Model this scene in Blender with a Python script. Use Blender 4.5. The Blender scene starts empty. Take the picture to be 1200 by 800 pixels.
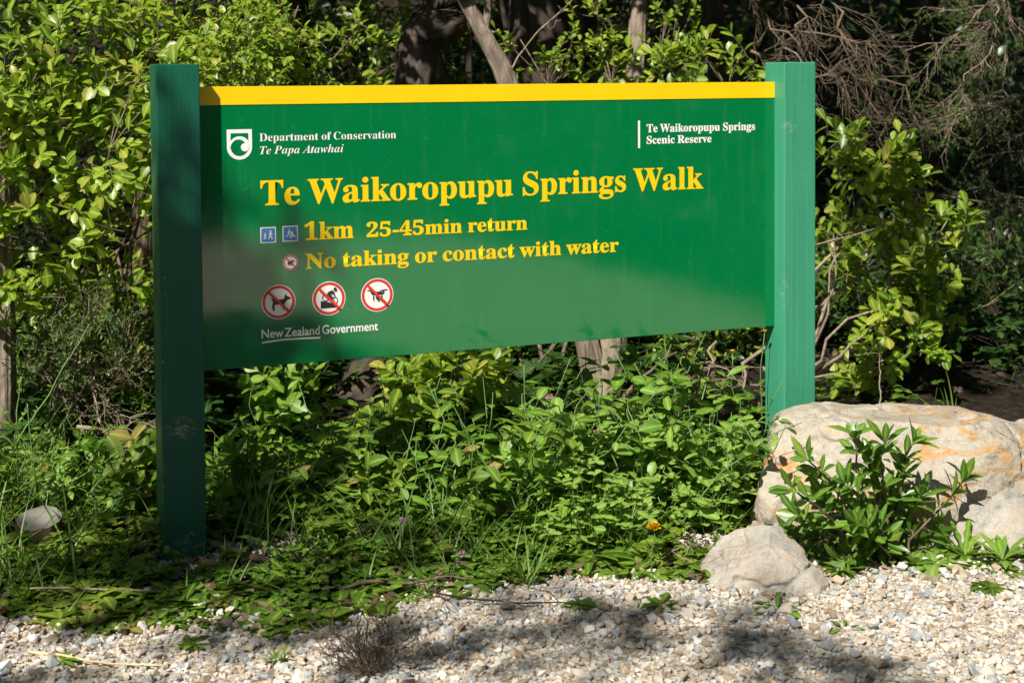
import bpy, math
import numpy as np
from mathutils import Vector, Matrix
R = math.radians
SC = bpy.context.scene
COL = SC.collection

# ------------------------------------------------------------------ camera, sky, sun, exposure
YAW, PITCH, ROLL = R(21.7007), R(2.2743), R(-0.4066)
CAM = np.array([-0.836, -4.9058, 1.5708])
FPX, PPY = 1734.0, 161.28                      # focal length and principal row, for a 1200 px wide frame
FWD = np.array([math.sin(YAW) * math.cos(PITCH), math.cos(YAW) * math.cos(PITCH), -math.sin(PITCH)])
_r = np.array([math.cos(YAW), -math.sin(YAW), 0.0]); _u = np.cross(_r, FWD)
RT = _r * math.cos(ROLL) + _u * math.sin(ROLL)
UP = -_r * math.sin(ROLL) + _u * math.cos(ROLL)
cd = bpy.data.cameras.new('camera'); co = bpy.data.objects.new('camera', cd); COL.objects.link(co)
co.matrix_world = Matrix([[RT[i], UP[i], -FWD[i], CAM[i]] for i in range(3)] + [[0, 0, 0, 1]])
cd.sensor_width = 36; cd.lens = FPX / 1200 * 36; cd.shift_y = -(400 - PPY) / 1200
cd.clip_start = 0.05; cd.clip_end = 400
cd.dof.use_dof = True; cd.dof.focus_distance = 5.2; cd.dof.aperture_fstop = 4.5
SC.camera = co

SUN = np.array([-1.2, -1.0, 1.68]); SUN = SUN / np.linalg.norm(SUN)      # towards the sun: front left of the sign
w = bpy.data.worlds.new('World'); SC.world = w; w.use_nodes = True
nt = w.node_tree; bg = nt.nodes['Background']
sky = nt.nodes.new('ShaderNodeTexSky'); sky.sky_type = 'NISHITA'; sky.sun_disc = False
sky.sun_elevation = math.asin(SUN[2]); sky.sun_rotation = math.atan2(SUN[0], SUN[1])
sky.air_density = 1.0; sky.dust_density = 1.0
nt.links.new(sky.outputs[0], bg.inputs[0]); bg.inputs[1].default_value = 0.05
sl = bpy.data.lights.new('sun', 'SUN'); sl.energy = 5.0; sl.angle = R(0.55); sl.color = (1.0, 0.95, 0.86)
so = bpy.data.objects.new('sun', sl); COL.objects.link(so)
so.rotation_euler = Vector(SUN).to_track_quat('Z', 'Y').to_euler(); so.location = (-6, -6, 12)
SC.view_settings.view_transform = 'Standard'; SC.view_settings.look = 'None'
SC.view_settings.exposure = 0.75; SC.view_settings.gamma = 1
SC.cycles.max_bounces = 8; SC.cycles.diffuse_bounces = 3; SC.cycles.glossy_bounces = 3
SC.cycles.transmission_bounces = 4; SC.cycles.use_denoising = True
SC.cycles.sample_clamp_indirect = 4

# ------------------------------------------------------------------ helpers
def at(px, py, Y=None, Z=None):
    """Point in the place seen at a pixel of the photograph, on the upright plane y=Y or the level z=Z."""
    d = FWD + RT * (px - 600) / FPX - UP * (py - PPY) / FPX
    t = (Y - CAM[1]) / d[1] if Y is not None else (Z - CAM[2]) / d[2]
    return CAM + d * t

def nrm(v):
    v = np.asarray(v, float)
    return v / np.maximum(np.linalg.norm(v, axis=-1, keepdims=True), 1e-9)

def _hash(ix, iy, iz, s):
    h = (ix * 374761393 + iy * 668265263 + iz * 2147483647 + s * 974634777) & 0xFFFFFFFF
    h = ((h ^ (h >> 13)) * 1274126177) & 0xFFFFFFFF
    return ((h ^ (h >> 16)) & 0xFFFF) / 65535.0

def noise3(p, s=0):
    p = np.asarray(p, float); i = np.floor(p).astype(np.int64); f = p - i; f = f * f * (3 - 2 * f)
    o = 0
    for a in (0, 1):
        for b in (0, 1):
            for c in (0, 1):
                wgt = (f[..., 0] if a else 1 - f[..., 0]) * (f[..., 1] if b else 1 - f[..., 1]) * (f[..., 2] if c else 1 - f[..., 2])
                o = o + wgt * _hash(i[..., 0] + a, i[..., 1] + b, i[..., 2] + c, s)
    return o * 2 - 1

def fbm(p, s=0, n=4):
    o, a = 0, 0.5; p = np.asarray(p, float)
    for k in range(n):
        o = o + a * noise3(p, s + k); p = p * 2.03 + 7.1; a *= 0.5
    return o

def ss(a, b, x):
    t = np.clip((x - a) / (b - a), 0, 1); return t * t * (3 - 2 * t)

def gz(x, y):
    x = np.asarray(x, float); y = np.asarray(y, float)
    p = np.stack([x, y, np.zeros_like(x)], -1)
    z = 0.03 * fbm(p * 1.3, 11, 3) * ss(-3.0, 0.6, y) + 0.008 * fbm(p * 5, 12, 2)
    dd = (x - CAM[0]) * 0.37 + (y - CAM[1]) * 0.929
    z = z + 5.5 * ss(13.0, 22.0, dd) + 5.5 * ss(-14, -24, dd) + 0.10 * ss(0.3, 2.0, y) + 0.03 * ss(-0.5, 0.2, y)*np.exp(-((x-0.6)/1.2)**2)
    return z

def link(o, parent=None, loc=None):
    COL.objects.link(o)
    if parent is not None:
        o.parent = parent
        if loc != 'local': o.location = -parent.location
    return o

def mesh_of(name, V, F, mats, attrs=None, smooth=True, mi=None):
    """One mesh from arrays: V (n,3); F a list of (k,m) index arrays."""
    me = bpy.data.meshes.new(name)
    if isinstance(F, np.ndarray): F = [F]
    F = [np.asarray(f, np.int64) for f in F if len(f)]
    V = np.asarray(V, np.float32)
    me.vertices.add(len(V)); me.vertices.foreach_set('co', V.ravel())
    loops = np.concatenate([f.ravel() for f in F]); tot = np.concatenate([np.full(len(f), f.shape[1]) for f in F])
    me.loops.add(len(loops)); me.loops.foreach_set('vertex_index', loops.astype(np.int32))
    me.polygons.add(len(tot)); me.polygons.foreach_set('loop_start', np.concatenate([[0], np.cumsum(tot)[:-1]]).astype(np.int32))
    me.polygons.foreach_set('use_smooth', np.full(len(tot), bool(smooth)))
    for m in (mats if isinstance(mats, (list, tuple)) else [mats]): me.materials.append(m)
    if mi is not None: me.polygons.foreach_set('material_index', np.asarray(mi, np.int32))
    for k, v in (attrs or {}).items():
        a = me.attributes.new(k, 'FLOAT', 'POINT'); a.data.foreach_set('value', np.asarray(v, np.float32))
    me.update(calc_edges=True)
    return me

def obj(name, me, parent=None, loc=None):
    return link(bpy.data.objects.new(name, me), parent, loc)

def tag(o, label=None, cat=None, group=None, kind=None):
    for k, v in (('label', label), ('category', cat), ('group', group), ('kind', kind)):
        if v: o[k] = v
    return o

def thing(name, loc, label, cat, group=None):
    o = bpy.data.objects.new(name, None); COL.objects.link(o); o.location = [float(c) for c in loc]
    o.empty_display_size = 0.1
    return tag(o, label, cat, group)

def copy_tree(o, parent=None):
    c = o.copy(); COL.objects.link(c)
    if parent is not None: c.parent = parent
    for ch in list(o.children): copy_tree(ch, c)
    return c

# ---- leaves: each kind is a row of stations (t along the blade, half width)
KIND = {
    'obovate': ([.0, .10, .38, .68, .90, 1.0], [.02, .05, .36, .50, .33, .0]),
    'oval':    ([.0, .10, .35, .65, .88, 1.0], [.02, .12, .46, .48, .26, .0]),
    'lance':   ([.0, .12, .35, .62, .86, 1.0], [.03, .10, .40, .50, .27, .0]),
    'round':   ([.0, .25, .60, .92, 1.0], [.06, .38, .50, .30, .0]),
    'blade':   ([.0, .2, .4, .6, .8, 1.0], [.40, .50, .48, .40, .26, .0]),
    'simple':  ([.0, .5, 1.0], [.04, .50, .0]),
    'dock':    ([.0, .08, .22, .36, .50, .66, .82, 1.0], [.10, .12, .40, .22, .50, .26, .42, .0]),
}
def leaf_mesh(P, D, N, L, W, kind, curl=0.15, fold=0.25, tint=None, rng=None):
    P = np.asarray(P, float); n = len(P); D = nrm(D); B = nrm(np.cross(N, D)); N = np.cross(D, B)
    L = np.broadcast_to(np.asarray(L, float), (n,)); W = np.broadcast_to(np.asarray(W, float), (n,))
    curl = np.broadcast_to(np.asarray(curl, float), (n,))
    t, hw = KIND[kind]; m = len(t)
    V = np.zeros((n, m, 3, 3)); rib = np.zeros((n, m, 3))
    for j in range(m):
        c = P + D * (L * t[j])[:, None] - N * (curl * L * t[j] ** 2)[:, None]
        for q, sgn in enumerate((-1, 0, 1)):
            V[:, j, q] = c + B * (sgn * hw[j] * W)[:, None] + N * (abs(sgn) * fold * hw[j] * W)[:, None]
            rib[:, j, q] = 1.0 if q == 1 else 0.0
    f = []
    for j in range(m - 1):
        a = j * 3; b = a + 3
        if j == m - 2:
            f += [[a, b + 1, a + 1], [a + 1, b + 1, a + 2]]
        else:
            f += [[a, b, b + 1], [a, b + 1, a + 1], [a + 1, b + 1, b + 2], [a + 1, b + 2, a + 2]]
    f = np.array(f); F = (f[None] + (np.arange(n) * m * 3)[:, None, None]).reshape(-1, 3)
    if tint is None: tint = rng.random(n)
    T = np.repeat(np.asarray(tint, float), m * 3)
    return V.reshape(-1, 3), F, T, rib.ravel()

def join(parts):
    """Join (V, F, tint, rib) tuples of triangles."""
    V, F, T, Rb, k = [], [], [], [], 0
    for v, f, t, r in parts:
        V.append(v); F.append(f + k); T.append(t); Rb.append(r); k += len(v)
    return np.concatenate(V), np.concatenate(F), np.concatenate(T), np.concatenate(Rb)

def foliage(name, parts, mat, parent=None, loc=None):
    V, F, T, Rb = join(parts)
    return obj(name, mesh_of(name, V, F, mat, {'tint': T, 'rib': Rb}), parent, loc)

# ---- tubes: pts (n,k,3), radii (n,k) or (k,)
def tubes(pts, rad, sides=5, cap=True):
    pts = np.asarray(pts, float)
    if pts.ndim == 2: pts = pts[None]
    n, k, _ = pts.shape; rad = np.broadcast_to(np.asarray(rad, float), (n, k))
    T = np.gradient(pts, axis=1); T = nrm(T)
    ref = np.where(np.abs(T[:, :1, 2:3]) > 0.85, np.array([1.0, 0.1, 0]), np.array([0.05, 0.1, 1.0]))
    A = nrm(np.cross(T, np.broadcast_to(ref, T.shape))); Bn = np.cross(T, A)
    ang = np.arange(sides) * 2 * math.pi / sides
    V = pts[:, :, None] + rad[:, :, None, None] * (A[:, :, None] * np.cos(ang)[None, None, :, None] + Bn[:, :, None] * np.sin(ang)[None, None, :, None])
    f = []
    for j in range(k - 1):
        for q in range(sides):
            q2 = (q + 1) % sides
            a, b, c, d = j * sides + q, j * sides + q2, (j + 1) * sides + q2, (j + 1) * sides + q
            f += [[a, b, c], [a, c, d]]
    if cap:
        for j in (0, k - 1):
            for q in range(1, sides - 1):
                tri = [j * sides, j * sides + q, j * sides + q + 1]
                f.append(tri if j else tri[::-1])
    f = np.array(f); F = (f[None] + (np.arange(n) * k * sides)[:, None, None]).reshape(-1, 3)
    V = V.reshape(-1, 3); z = np.zeros(len(V))
    return V, F, z + 0.5, z

def wavy(a, b, k, amp, rng, sag=0.0):
    a, b = np.asarray(a, float), np.asarray(b, float)
    t = np.linspace(0, 1, k)[:, None]; p = a + (b - a) * t
    wgt = np.sin(t * math.pi)
    off = np.cumsum(rng.normal(size=(k, 3)), axis=0); off -= off[0] + (off[-1] - off[0]) * t
    p = p + off * amp / max(1.0, np.abs(off).max()) + wgt * np.array([0, 0, -sag])
    return p

def smooth_path(ctrl, k):
    """Catmull-Rom through the control points (xyz and radius)."""
    c = np.asarray(ctrl, float); c = np.vstack([2 * c[0] - c[1], c, 2 * c[-1] - c[-2]]); m = len(c) - 3
    out = []
    for u in np.linspace(0, m - 1e-6, k):
        i = int(u); t = u - i; p0, p1, p2, p3 = c[i:i + 4]
        out.append(0.5 * (2 * p1 + (p2 - p0) * t + (2 * p0 - 5 * p1 + 4 * p2 - p3) * t * t + (3 * p1 - p0 - 3 * p2 + p3) * t ** 3))
    return np.array(out)

def rvec(rng, n): return nrm(rng.normal(size=(n, 3)))

def twig_leaves(rng, P0, D, tl, per, L, W, kind, curl=.15, up=.8, sunward=.35, splay=.9, tint=None, fold=.25):
    """Twigs starting at P0 along D with leaves all along; returns leaf tuple and twig tuple."""
    n = len(P0); D = nrm(D); tl = np.broadcast_to(np.asarray(tl, float), (n,))
    k = 4; t = np.linspace(0, 1, k)
    bend = rng.normal(size=(n, 3)) * .18 + np.array([0, 0, .10])
    pts = P0[:, None] + D[:, None] * (tl[:, None] * t)[:, :, None] + bend[:, None] * (tl[:, None] * t ** 2)[:, :, None]
    rad = (tl[:, None] * .011 + .0006) * (1 - .75 * t)[None]
    tw = tubes(pts, rad, 3, cap=False)
    A = nrm(np.cross(D, rvec(rng, n))); Bv = np.cross(D, A)
    lp, ld, ln, lt = [], [], [], []
    tt = rng.random(n) if tint is None else tint
    for j in range(per):
        u = 0.18 + .82 * (j + rng.random(n) * .5) / per; u = np.minimum(u, 1)
        c = P0 + D * (tl * u)[:, None] + bend * (tl * u * u)[:, None]
        ph = j * 2.4 + rng.random(n) * .6
        rad_ = A * np.cos(ph)[:, None] + Bv * np.sin(ph)[:, None]
        s = splay * (1.05 - .65 * u)
        d = D * .55 + rad_ * s[:, None] + rng.normal(size=(n, 3)) * .18
        nn = np.array([0, 0, up]) + SUN * sunward + D * .25 + rng.normal(size=(n, 3)) * .42
        lp.append(c); ld.append(d); ln.append(nn); lt.append(np.clip(tt + rng.normal(size=n) * .16, 0, 1))
    m = n * per; sc = .65 + .5 * rng.random(m)
    lf = leaf_mesh(np.concatenate(lp), np.concatenate(ld), np.concatenate(ln), L * sc, W * sc, kind, curl * (1 + rng.normal(size=m) * .6), fold, np.concatenate(lt))
    return lf, tw

def env_points(rng, envs, n, shell=.45):
    """Points and outward directions in a union of ellipsoids (cx,cy,cz,rx,ry,rz)."""
    e = np.array(envs, float); v = (e[:, 3] * e[:, 4] * e[:, 5]) ** .8
    i = rng.choice(len(e), n, p=v / v.sum()); u = rvec(rng, n) * (rng.random(n) ** shell)[:, None]
    p = e[i, :3] + u * e[i, 3:6]
    return p, nrm(u / e[i, 3:6] * e[i, 3:6].mean(1)[:, None] + np.array([0, 0, .35]) + rng.normal(size=(n, 3)) * .45), i

def limbs_to(rng, base, envs, r0, P0, nb):
    """Limbs from the base into every ellipsoid and thin side branches to some twig starts."""
    parts, spine = [], []
    for e in envs:
        c = np.array(e[:3]); tip = c + np.array([0, 0, e[5] * .55])
        b = np.array(base) + np.r_[rng.normal(size=2) * r0 * 2.2, 0]
        p = wavy(b, tip, 9, .10 * np.linalg.norm(tip - b), rng)
        parts.append(tubes(p, r0 * np.linspace(1, .25, 9), 6)); spine.append(p)
    S = np.concatenate(spine)
    sel = rng.choice(len(P0), min(nb, len(P0)), replace=False)
    q = P0[sel]; dist = np.linalg.norm(S[None] - q[:, None] + np.array([0, 0, .12]), axis=2) + (S[None, :, 2] > q[:, None, 2] - .02) * .6
    a = S[np.argmin(dist, 1)]
    t = np.linspace(0, 1, 5)[None, :, None]
    mid = rng.normal(size=(len(q), 3)) * .05 * np.linalg.norm(q - a, axis=1)[:, None]
    pts = a[:, None] + (q - a)[:, None] * t + mid[:, None] * np.sin(t * math.pi)
    parts.append(tubes(pts, np.linspace(r0 * .28, .0016, 5), 4, cap=False))
    return parts

# ------------------------------------------------------------------ materials
def mat(name):
    m = bpy.data.materials.new(name); m.use_nodes = True
    return m, m.node_tree.nodes, m.node_tree.links, m.node_tree.nodes['Principled BSDF']

def nd(N, kind, **kw):
    n = N.new('ShaderNode' + kind)
    for k, v in kw.items():
        if k.startswith('i_'): n.inputs[k[2:].replace('_', ' ')].default_value = v
        else: setattr(n, k, v)
    return n

def ramp(N, Lk, fac, stops):
    r = N.new('ShaderNodeValToRGB'); e = r.color_ramp.elements
    while len(e) < len(stops): e.new(0.5)
    for el, (p, c) in zip(e, stops): el.position = p; el.color = (*c, 1)
    if fac is not None: Lk.new(fac, r.inputs[0])
    return r

def mixc(N, Lk, fac, a, b, mode='MIX'):
    n = N.new('ShaderNodeMix'); n.data_type = 'RGBA'; n.blend_type = mode
    for s, v in ((0, fac), (6, a), (7, b)):
        if hasattr(v, 'links') or hasattr(v, 'is_linked'): Lk.new(v, n.inputs[s])
        elif s == 0: n.inputs[0].default_value = v
        else: n.inputs[s].default_value = (*v, 1)
    return n.outputs[2]

def noise_tex(N, Lk, scale, detail=4, rough=.55, coord='Object', stretch=None, dist=0):
    tc = N.new('ShaderNodeTexCoord'); n = N.new('ShaderNodeTexNoise')
    n.inputs['Scale'].default_value = scale; n.inputs['Detail'].default_value = detail; n.inputs['Roughness'].default_value = rough
    n.inputs['Distortion'].default_value = dist
    src = tc.outputs[coord]
    if stretch:
        mp = N.new('ShaderNodeMapping'); mp.inputs['Scale'].default_value = stretch; Lk.new(src, mp.inputs[0]); src = mp.outputs[0]
    Lk.new(src, n.inputs['Vector'])
    return n.outputs[0]

def bump(N, Lk, bs, h, strength, dist=.01):
    b = N.new('ShaderNodeBump'); b.inputs['Strength'].default_value = strength; b.inputs['Distance'].default_value = dist
    Lk.new(h, b.inputs['Height']); Lk.new(b.outputs[0], bs.inputs['Normal'])

def leaf_mat(name, stops, trans, rough=.38, tmix=.38, spec=.5, ribc=None):
    m, N, Lk, bs = mat(name)
    at_ = nd(N, 'Attribute', attribute_name='tint'); rb = nd(N, 'Attribute', attribute_name='rib')
    c = ramp(N, Lk, at_.outputs['Fac'], stops).outputs[0]
    nz = noise_tex(N, Lk, 60, 2)
    c = mixc(N, Lk, .35, c, ramp(N, Lk, nz, [(.3, (.35, .35, .3)), (.7, (1, 1, 1))]).outputs[0], 'MULTIPLY')
    pw = nd(N, 'Math', operation='POWER'); Lk.new(rb.outputs['Fac'], pw.inputs[0]); pw.inputs[1].default_value = 5
    ml = nd(N, 'Math', operation='MULTIPLY'); Lk.new(pw.outputs[0], ml.inputs[0]); ml.inputs[1].default_value = .55
    c = mixc(N, Lk, ml.outputs[0], c, ribc or tuple(min(1, 2.2 * x) for x in stops[len(stops) // 2][1]))
    Lk.new(c, bs.inputs['Base Color']); bs.inputs['Roughness'].default_value = rough; bs.inputs['Specular IOR Level'].default_value = spec
    tr = N.new('ShaderNodeBsdfTranslucent')
    Lk.new(mixc(N, Lk, .6, c, trans), tr.inputs[0])
    mx = N.new('ShaderNodeMixShader'); mx.inputs[0].default_value = tmix
    Lk.new(bs.outputs[0], mx.inputs[1]); Lk.new(tr.outputs[0], mx.inputs[2])
    Lk.new(mx.outputs[0], N['Material Output'].inputs[0])
    return m

def bark_mat(name, stops, scale=14, rough=.85, strength=.8, stretch=(1, 1, .15)):
    m, N, Lk, bs = mat(name)
    h = noise_tex(N, Lk, scale, 6, .65, stretch=stretch, dist=.6)
    h2 = noise_tex(N, Lk, 4, 3)
    c = ramp(N, Lk, h, stops).outputs[0]
    c = mixc(N, Lk, .5, c, ramp(N, Lk, h2, [(.3, (.5, .5, .5)), (.7, (1, 1, 1))]).outputs[0], 'MULTIPLY')
    Lk.new(c, bs.inputs['Base Color']); bs.inputs['Roughness'].default_value = rough
    bump(N, Lk, bs, h, strength, .02)
    return m

def plain(name, col, rough=.5, spec=.5):
    m, N, Lk, bs = mat(name)
    h = noise_tex(N, Lk, 9, 5)
    Lk.new(mixc(N, Lk, .16, col, ramp(N, Lk, h, [(.3, (.6, .6, .6)), (.7, (1, 1, 1))]).outputs[0], 'MULTIPLY'), bs.inputs['Base Color'])
    bs.inputs['Roughness'].default_value = rough; bs.inputs['Specular IOR Level'].default_value = spec
    return m

M = {}
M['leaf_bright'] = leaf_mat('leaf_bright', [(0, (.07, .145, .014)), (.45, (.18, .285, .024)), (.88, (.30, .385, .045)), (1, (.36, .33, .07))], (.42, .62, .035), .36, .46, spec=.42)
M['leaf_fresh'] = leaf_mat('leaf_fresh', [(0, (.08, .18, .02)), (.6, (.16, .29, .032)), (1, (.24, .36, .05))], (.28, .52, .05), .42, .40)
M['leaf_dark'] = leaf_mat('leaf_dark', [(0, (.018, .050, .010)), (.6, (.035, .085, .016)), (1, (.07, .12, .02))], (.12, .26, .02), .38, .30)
M['leaf_shrub'] = leaf_mat('leaf_shrub', [(0, (.036, .10, .012)), (.55, (.08, .175, .02)), (.9, (.14, .24, .027)), (1, (.20, .25, .04))], (.24, .44, .02), .36, .30)
M['leaf_herb'] = leaf_mat('leaf_herb', [(0, (.042, .105, .010)), (.5, (.095, .18, .017)), (.93, (.18, .25, .028)), (1, (.26, .19, .06))], (.26, .44, .03), .55, .36, spec=.3)
M['leaf_clover'] = leaf_mat('leaf_clover', [(0, (.11, .21, .035)), (.6, (.20, .33, .055)), (1, (.28, .40, .10))], (.34, .52, .07), .55, .36, spec=.3)
M['grass'] = leaf_mat('grass', [(0, (.045, .11, .012)), (.6, (.095, .18, .022)), (.9, (.16, .24, .05)), (1, (.36, .30, .14))], (.18, .38, .05), .45, .35)
M['fine'] = leaf_mat('fine', [(0, (.03, .07, .012)), (.6, (.06, .11, .02)), (1, (.12, .16, .03))], (.16, .28, .03), .5, .3)
M['litter'] = leaf_mat('litter', [(0, (.05, .03, .018)), (.5, (.12, .075, .04)), (1, (.26, .18, .10))], (.2, .12, .05), .7, .15)
M['petal_yellow'] = leaf_mat('petal_yellow', [(0, (.75, .45, .01)), (1, (.85, .58, .015))], (.8, .5, .01), .3, .25, ribc=(.7, .4, .01))
M['petal_pink'] = leaf_mat('petal_pink', [(0, (.45, .16, .30)), (1, (.70, .42, .55))], (.6, .3, .45), .5, .3, ribc=(.6, .35, .5))
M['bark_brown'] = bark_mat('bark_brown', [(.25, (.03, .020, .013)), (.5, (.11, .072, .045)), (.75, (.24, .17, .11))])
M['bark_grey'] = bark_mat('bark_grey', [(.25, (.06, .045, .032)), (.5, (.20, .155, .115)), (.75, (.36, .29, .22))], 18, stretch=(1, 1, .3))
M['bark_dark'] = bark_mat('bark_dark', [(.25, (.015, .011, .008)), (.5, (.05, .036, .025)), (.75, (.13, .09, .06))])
M['twig'] = bark_mat('twig', [(.25, (.07, .05, .032)), (.5, (.16, .115, .075)), (.75, (.28, .21, .14))], 30, stretch=(1, 1, 1))
M['dead_twig'] = bark_mat('dead_twig', [(.25, (.13, .095, .065)), (.5, (.28, .21, .15)), (.75, (.45, .36, .27))], 30, stretch=(1, 1, 1))
M['straw'] = plain('straw', (.55, .42, .22), .6)
M['stem_green'] = plain('stem_green', (.10, .19, .05), .5)
M['white_vinyl'] = plain('white_vinyl', (.80, .80, .78), .30)
M['yellow_vinyl'] = plain('yellow_vinyl', (.80, .55, .004), .30)
M['red_vinyl'] = plain('red_vinyl', (.62, .045, .025), .3)
M['black_vinyl'] = plain('black_vinyl', (.03, .022, .02), .3)
M['blue_vinyl'] = plain('blue_vinyl', (.055, .19, .45), .3)
# ------------------------------------------------------------------ ground
_bp = [(-150, 752), (0, 742), (130, 738), (190, 722), (330, 738), (430, 716), (550, 700), (640, 690), (760, 688), (840, 684), (900, 668), (1000, 662), (1100, 668), (1200, 676), (1350, 690)]
_bw = np.array([at(px, py, Z=0.0)[:2] for px, py in _bp])
def edge_d(x, y):
    """How far behind the ragged front edge of the weeds a spot lies (negative on the gravel)."""
    x = np.asarray(x, float); y = np.asarray(y, float)
    s = .93 * x - .37 * y; d = .37 * x + .93 * y
    bs_, bd = .93 * _bw[:, 0] - .37 * _bw[:, 1], .37 * _bw[:, 0] + .93 * _bw[:, 1]
    return d - np.interp(s, bs_, bd) + .17 * fbm(np.stack([x * 3.4, y * 3.4, 0 * x], -1), 31, 4)

def axis(a0, a1, st, far, grow=1.18):
    mid = list(np.arange(a0, a1 + st / 2, st)); lo, hi, d = [], [], st
    x = a0; y = a1
    while x > -far or y < far:
        d *= grow; x -= d; y += d; lo.append(x); hi.append(y)
    return np.array(lo[::-1] + mid + hi)
gx, gy = axis(-2.5, 4.5, .04, 110), axis(-2.6, 3.0, .04, 110)
X, Y = np.meshgrid(gx, gy); Z = gz(X, Y)
far = np.hypot(X, Y) > 40; Z = np.where(far, np.maximum(Z, 5.4), Z)
nx, ny = len(gx), len(gy); idx = np.arange(nx * ny).reshape(ny, nx)
F = np.stack([idx[:-1, :-1], idx[:-1, 1:], idx[1:, 1:], idx[1:, :-1]], -1).reshape(-1, 4)
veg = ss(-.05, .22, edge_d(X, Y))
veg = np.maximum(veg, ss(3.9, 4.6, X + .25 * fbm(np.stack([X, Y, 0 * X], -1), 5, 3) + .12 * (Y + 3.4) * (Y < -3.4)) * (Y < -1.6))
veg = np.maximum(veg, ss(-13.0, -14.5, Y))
m, N, Lk, bs = mat('ground_soil_gravel')
va = nd(N, 'Attribute', attribute_name='veg')
tc = nd(N, 'TexCoord'); vo = nd(N, 'TexVoronoi', i_Scale=48.0, i_Randomness=1.0); Lk.new(tc.outputs['Object'], vo.inputs['Vector'])
sep = nd(N, 'SeparateColor'); Lk.new(vo.outputs['Color'], sep.inputs[0])
gc = ramp(N, Lk, sep.outputs[0], [(0, (.30, .23, .16)), (.3, (.48, .39, .29)), (.6, (.58, .53, .46)), (.8, (.40, .41, .42)), (1, (.72, .67, .58))]).outputs[0]
gd = ramp(N, Lk, vo.outputs['Distance'], [(.35, (1, 1, 1)), (.8, (.35, .32, .28))]).outputs[0]
gc = mixc(N, Lk, .8, gc, gd, 'MULTIPLY')
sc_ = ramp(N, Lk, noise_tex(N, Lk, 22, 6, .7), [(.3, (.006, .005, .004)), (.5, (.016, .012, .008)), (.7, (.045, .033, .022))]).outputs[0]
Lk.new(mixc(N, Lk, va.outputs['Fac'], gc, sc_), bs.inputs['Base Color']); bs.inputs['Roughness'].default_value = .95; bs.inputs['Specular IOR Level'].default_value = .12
bump(N, Lk, bs, vo.outputs['Distance'], -.8, .012)
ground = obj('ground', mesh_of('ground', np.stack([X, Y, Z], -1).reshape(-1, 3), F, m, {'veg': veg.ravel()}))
tag(ground, kind='structure')

# ------------------------------------------------------------------ gravel: crushed stones lying in front of the sign
import bmesh
def hull_chunk(rng, n, dims):
    b = bmesh.new()
    for p in rvec(rng, n) * np.array(dims): b.verts.new(p)
    r = bmesh.ops.convex_hull(b, input=b.verts)
    bmesh.ops.delete(b, geom=[g for g in r['geom_interior'] + r['geom_unused'] if isinstance(g, bmesh.types.BMVert)], context='VERTS')
    bmesh.ops.triangulate(b, faces=b.faces)
    b.verts.index_update(); V = np.array([v.co[:] for v in b.verts]); F = np.array([[v.index for v in f.verts] for f in b.faces]); b.free()
    return V, F
def rotmats(rng, n, tilt):
    a = rng.random(n) * 2 * math.pi; ax = rvec(rng, n); ax[:, 2] *= .2; ax = nrm(ax); th = rng.normal(size=n) * tilt
    c, s = np.cos(a), np.sin(a); Rz = np.zeros((n, 3, 3)); Rz[:, 0, 0] = c; Rz[:, 0, 1] = -s; Rz[:, 1, 0] = s; Rz[:, 1, 1] = c; Rz[:, 2, 2] = 1
    K = np.zeros((n, 3, 3)); K[:, 0, 1] = -ax[:, 2]; K[:, 0, 2] = ax[:, 1]; K[:, 1, 0] = ax[:, 2]; K[:, 1, 2] = -ax[:, 0]; K[:, 2, 0] = -ax[:, 1]; K[:, 2, 1] = ax[:, 0]
    Rk = np.eye(3) + np.sin(th)[:, None, None] * K + (1 - np.cos(th))[:, None, None] * (K @ K)
    return Rk @ Rz
def to_px(P):
    d = P - CAM; z = d @ FWD
    return 600 + FPX * (d @ RT) / z, PPY - FPX * (d @ UP) / z
rng = np.random.default_rng(3)
chunks = [hull_chunk(rng, 13, (1, .8 + .25 * rng.random(), .55 + .25 * rng.random())) for _ in range(14)]
n = 175000
x = rng.uniform(-2.5, 4.6, n); y = rng.uniform(-2.9, 1.0, n)
px, py = to_px(np.stack([x, y, 0 * x], -1)); e = edge_d(x, y)
pb = at(215, 662, Z=0)
near_post = np.exp(-(((x - pb[0] - .08) / .50) ** 2 + ((y - pb[1] + .02) / .17) ** 2) ** 2)
gap = at(850, 640, Z=0); near_gap = np.exp(-(((x - gap[0]) / .25) ** 2 + ((y - gap[1]) / .25) ** 2) ** 2)
keep = (px > -330) & (px < 1530) & (py < 870) & (rng.random(n) < np.maximum(1 - ss(-.02, .30, e), .85 * np.maximum(near_post, near_gap)))
x, y, px = x[keep], y[keep], px[keep]; n = len(x); th = (px > -60) & (px < 1260) | (rng.random(n) < .5); x, y, px = x[th], y[th], px[th]; n = len(x)
size = np.clip(np.where((px > -60) & (px < 1260), .0058, .0085) * np.exp(rng.normal(size=n) * .52), .0024, .024)
RM = rotmats(rng, n, .5); V_, F_, T_, k = [], [], [], 0
which = rng.integers(0, len(chunks), n); tn = rng.random(n)
for j, (cv, cf) in enumerate(chunks):
    s = which == j; q = np.einsum('nij,vj->nvi', RM[s], cv) * size[s][:, None, None]
    q += np.stack([x[s], y[s], gz(x[s], y[s]) + size[s] * (.15 + .5 * rng.random(s.sum()))], -1)[:, None]
    V_.append(q.reshape(-1, 3)); F_.append((cf[None] + (np.arange(s.sum()) * len(cv))[:, None, None]).reshape(-1, 3) + k)
    T_.append(np.repeat(tn[s], len(cv))); k += s.sum() * len(cv)
m, N, Lk, bs = mat('gravel_stone')
ta = nd(N, 'Attribute', attribute_name='tint')
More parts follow.
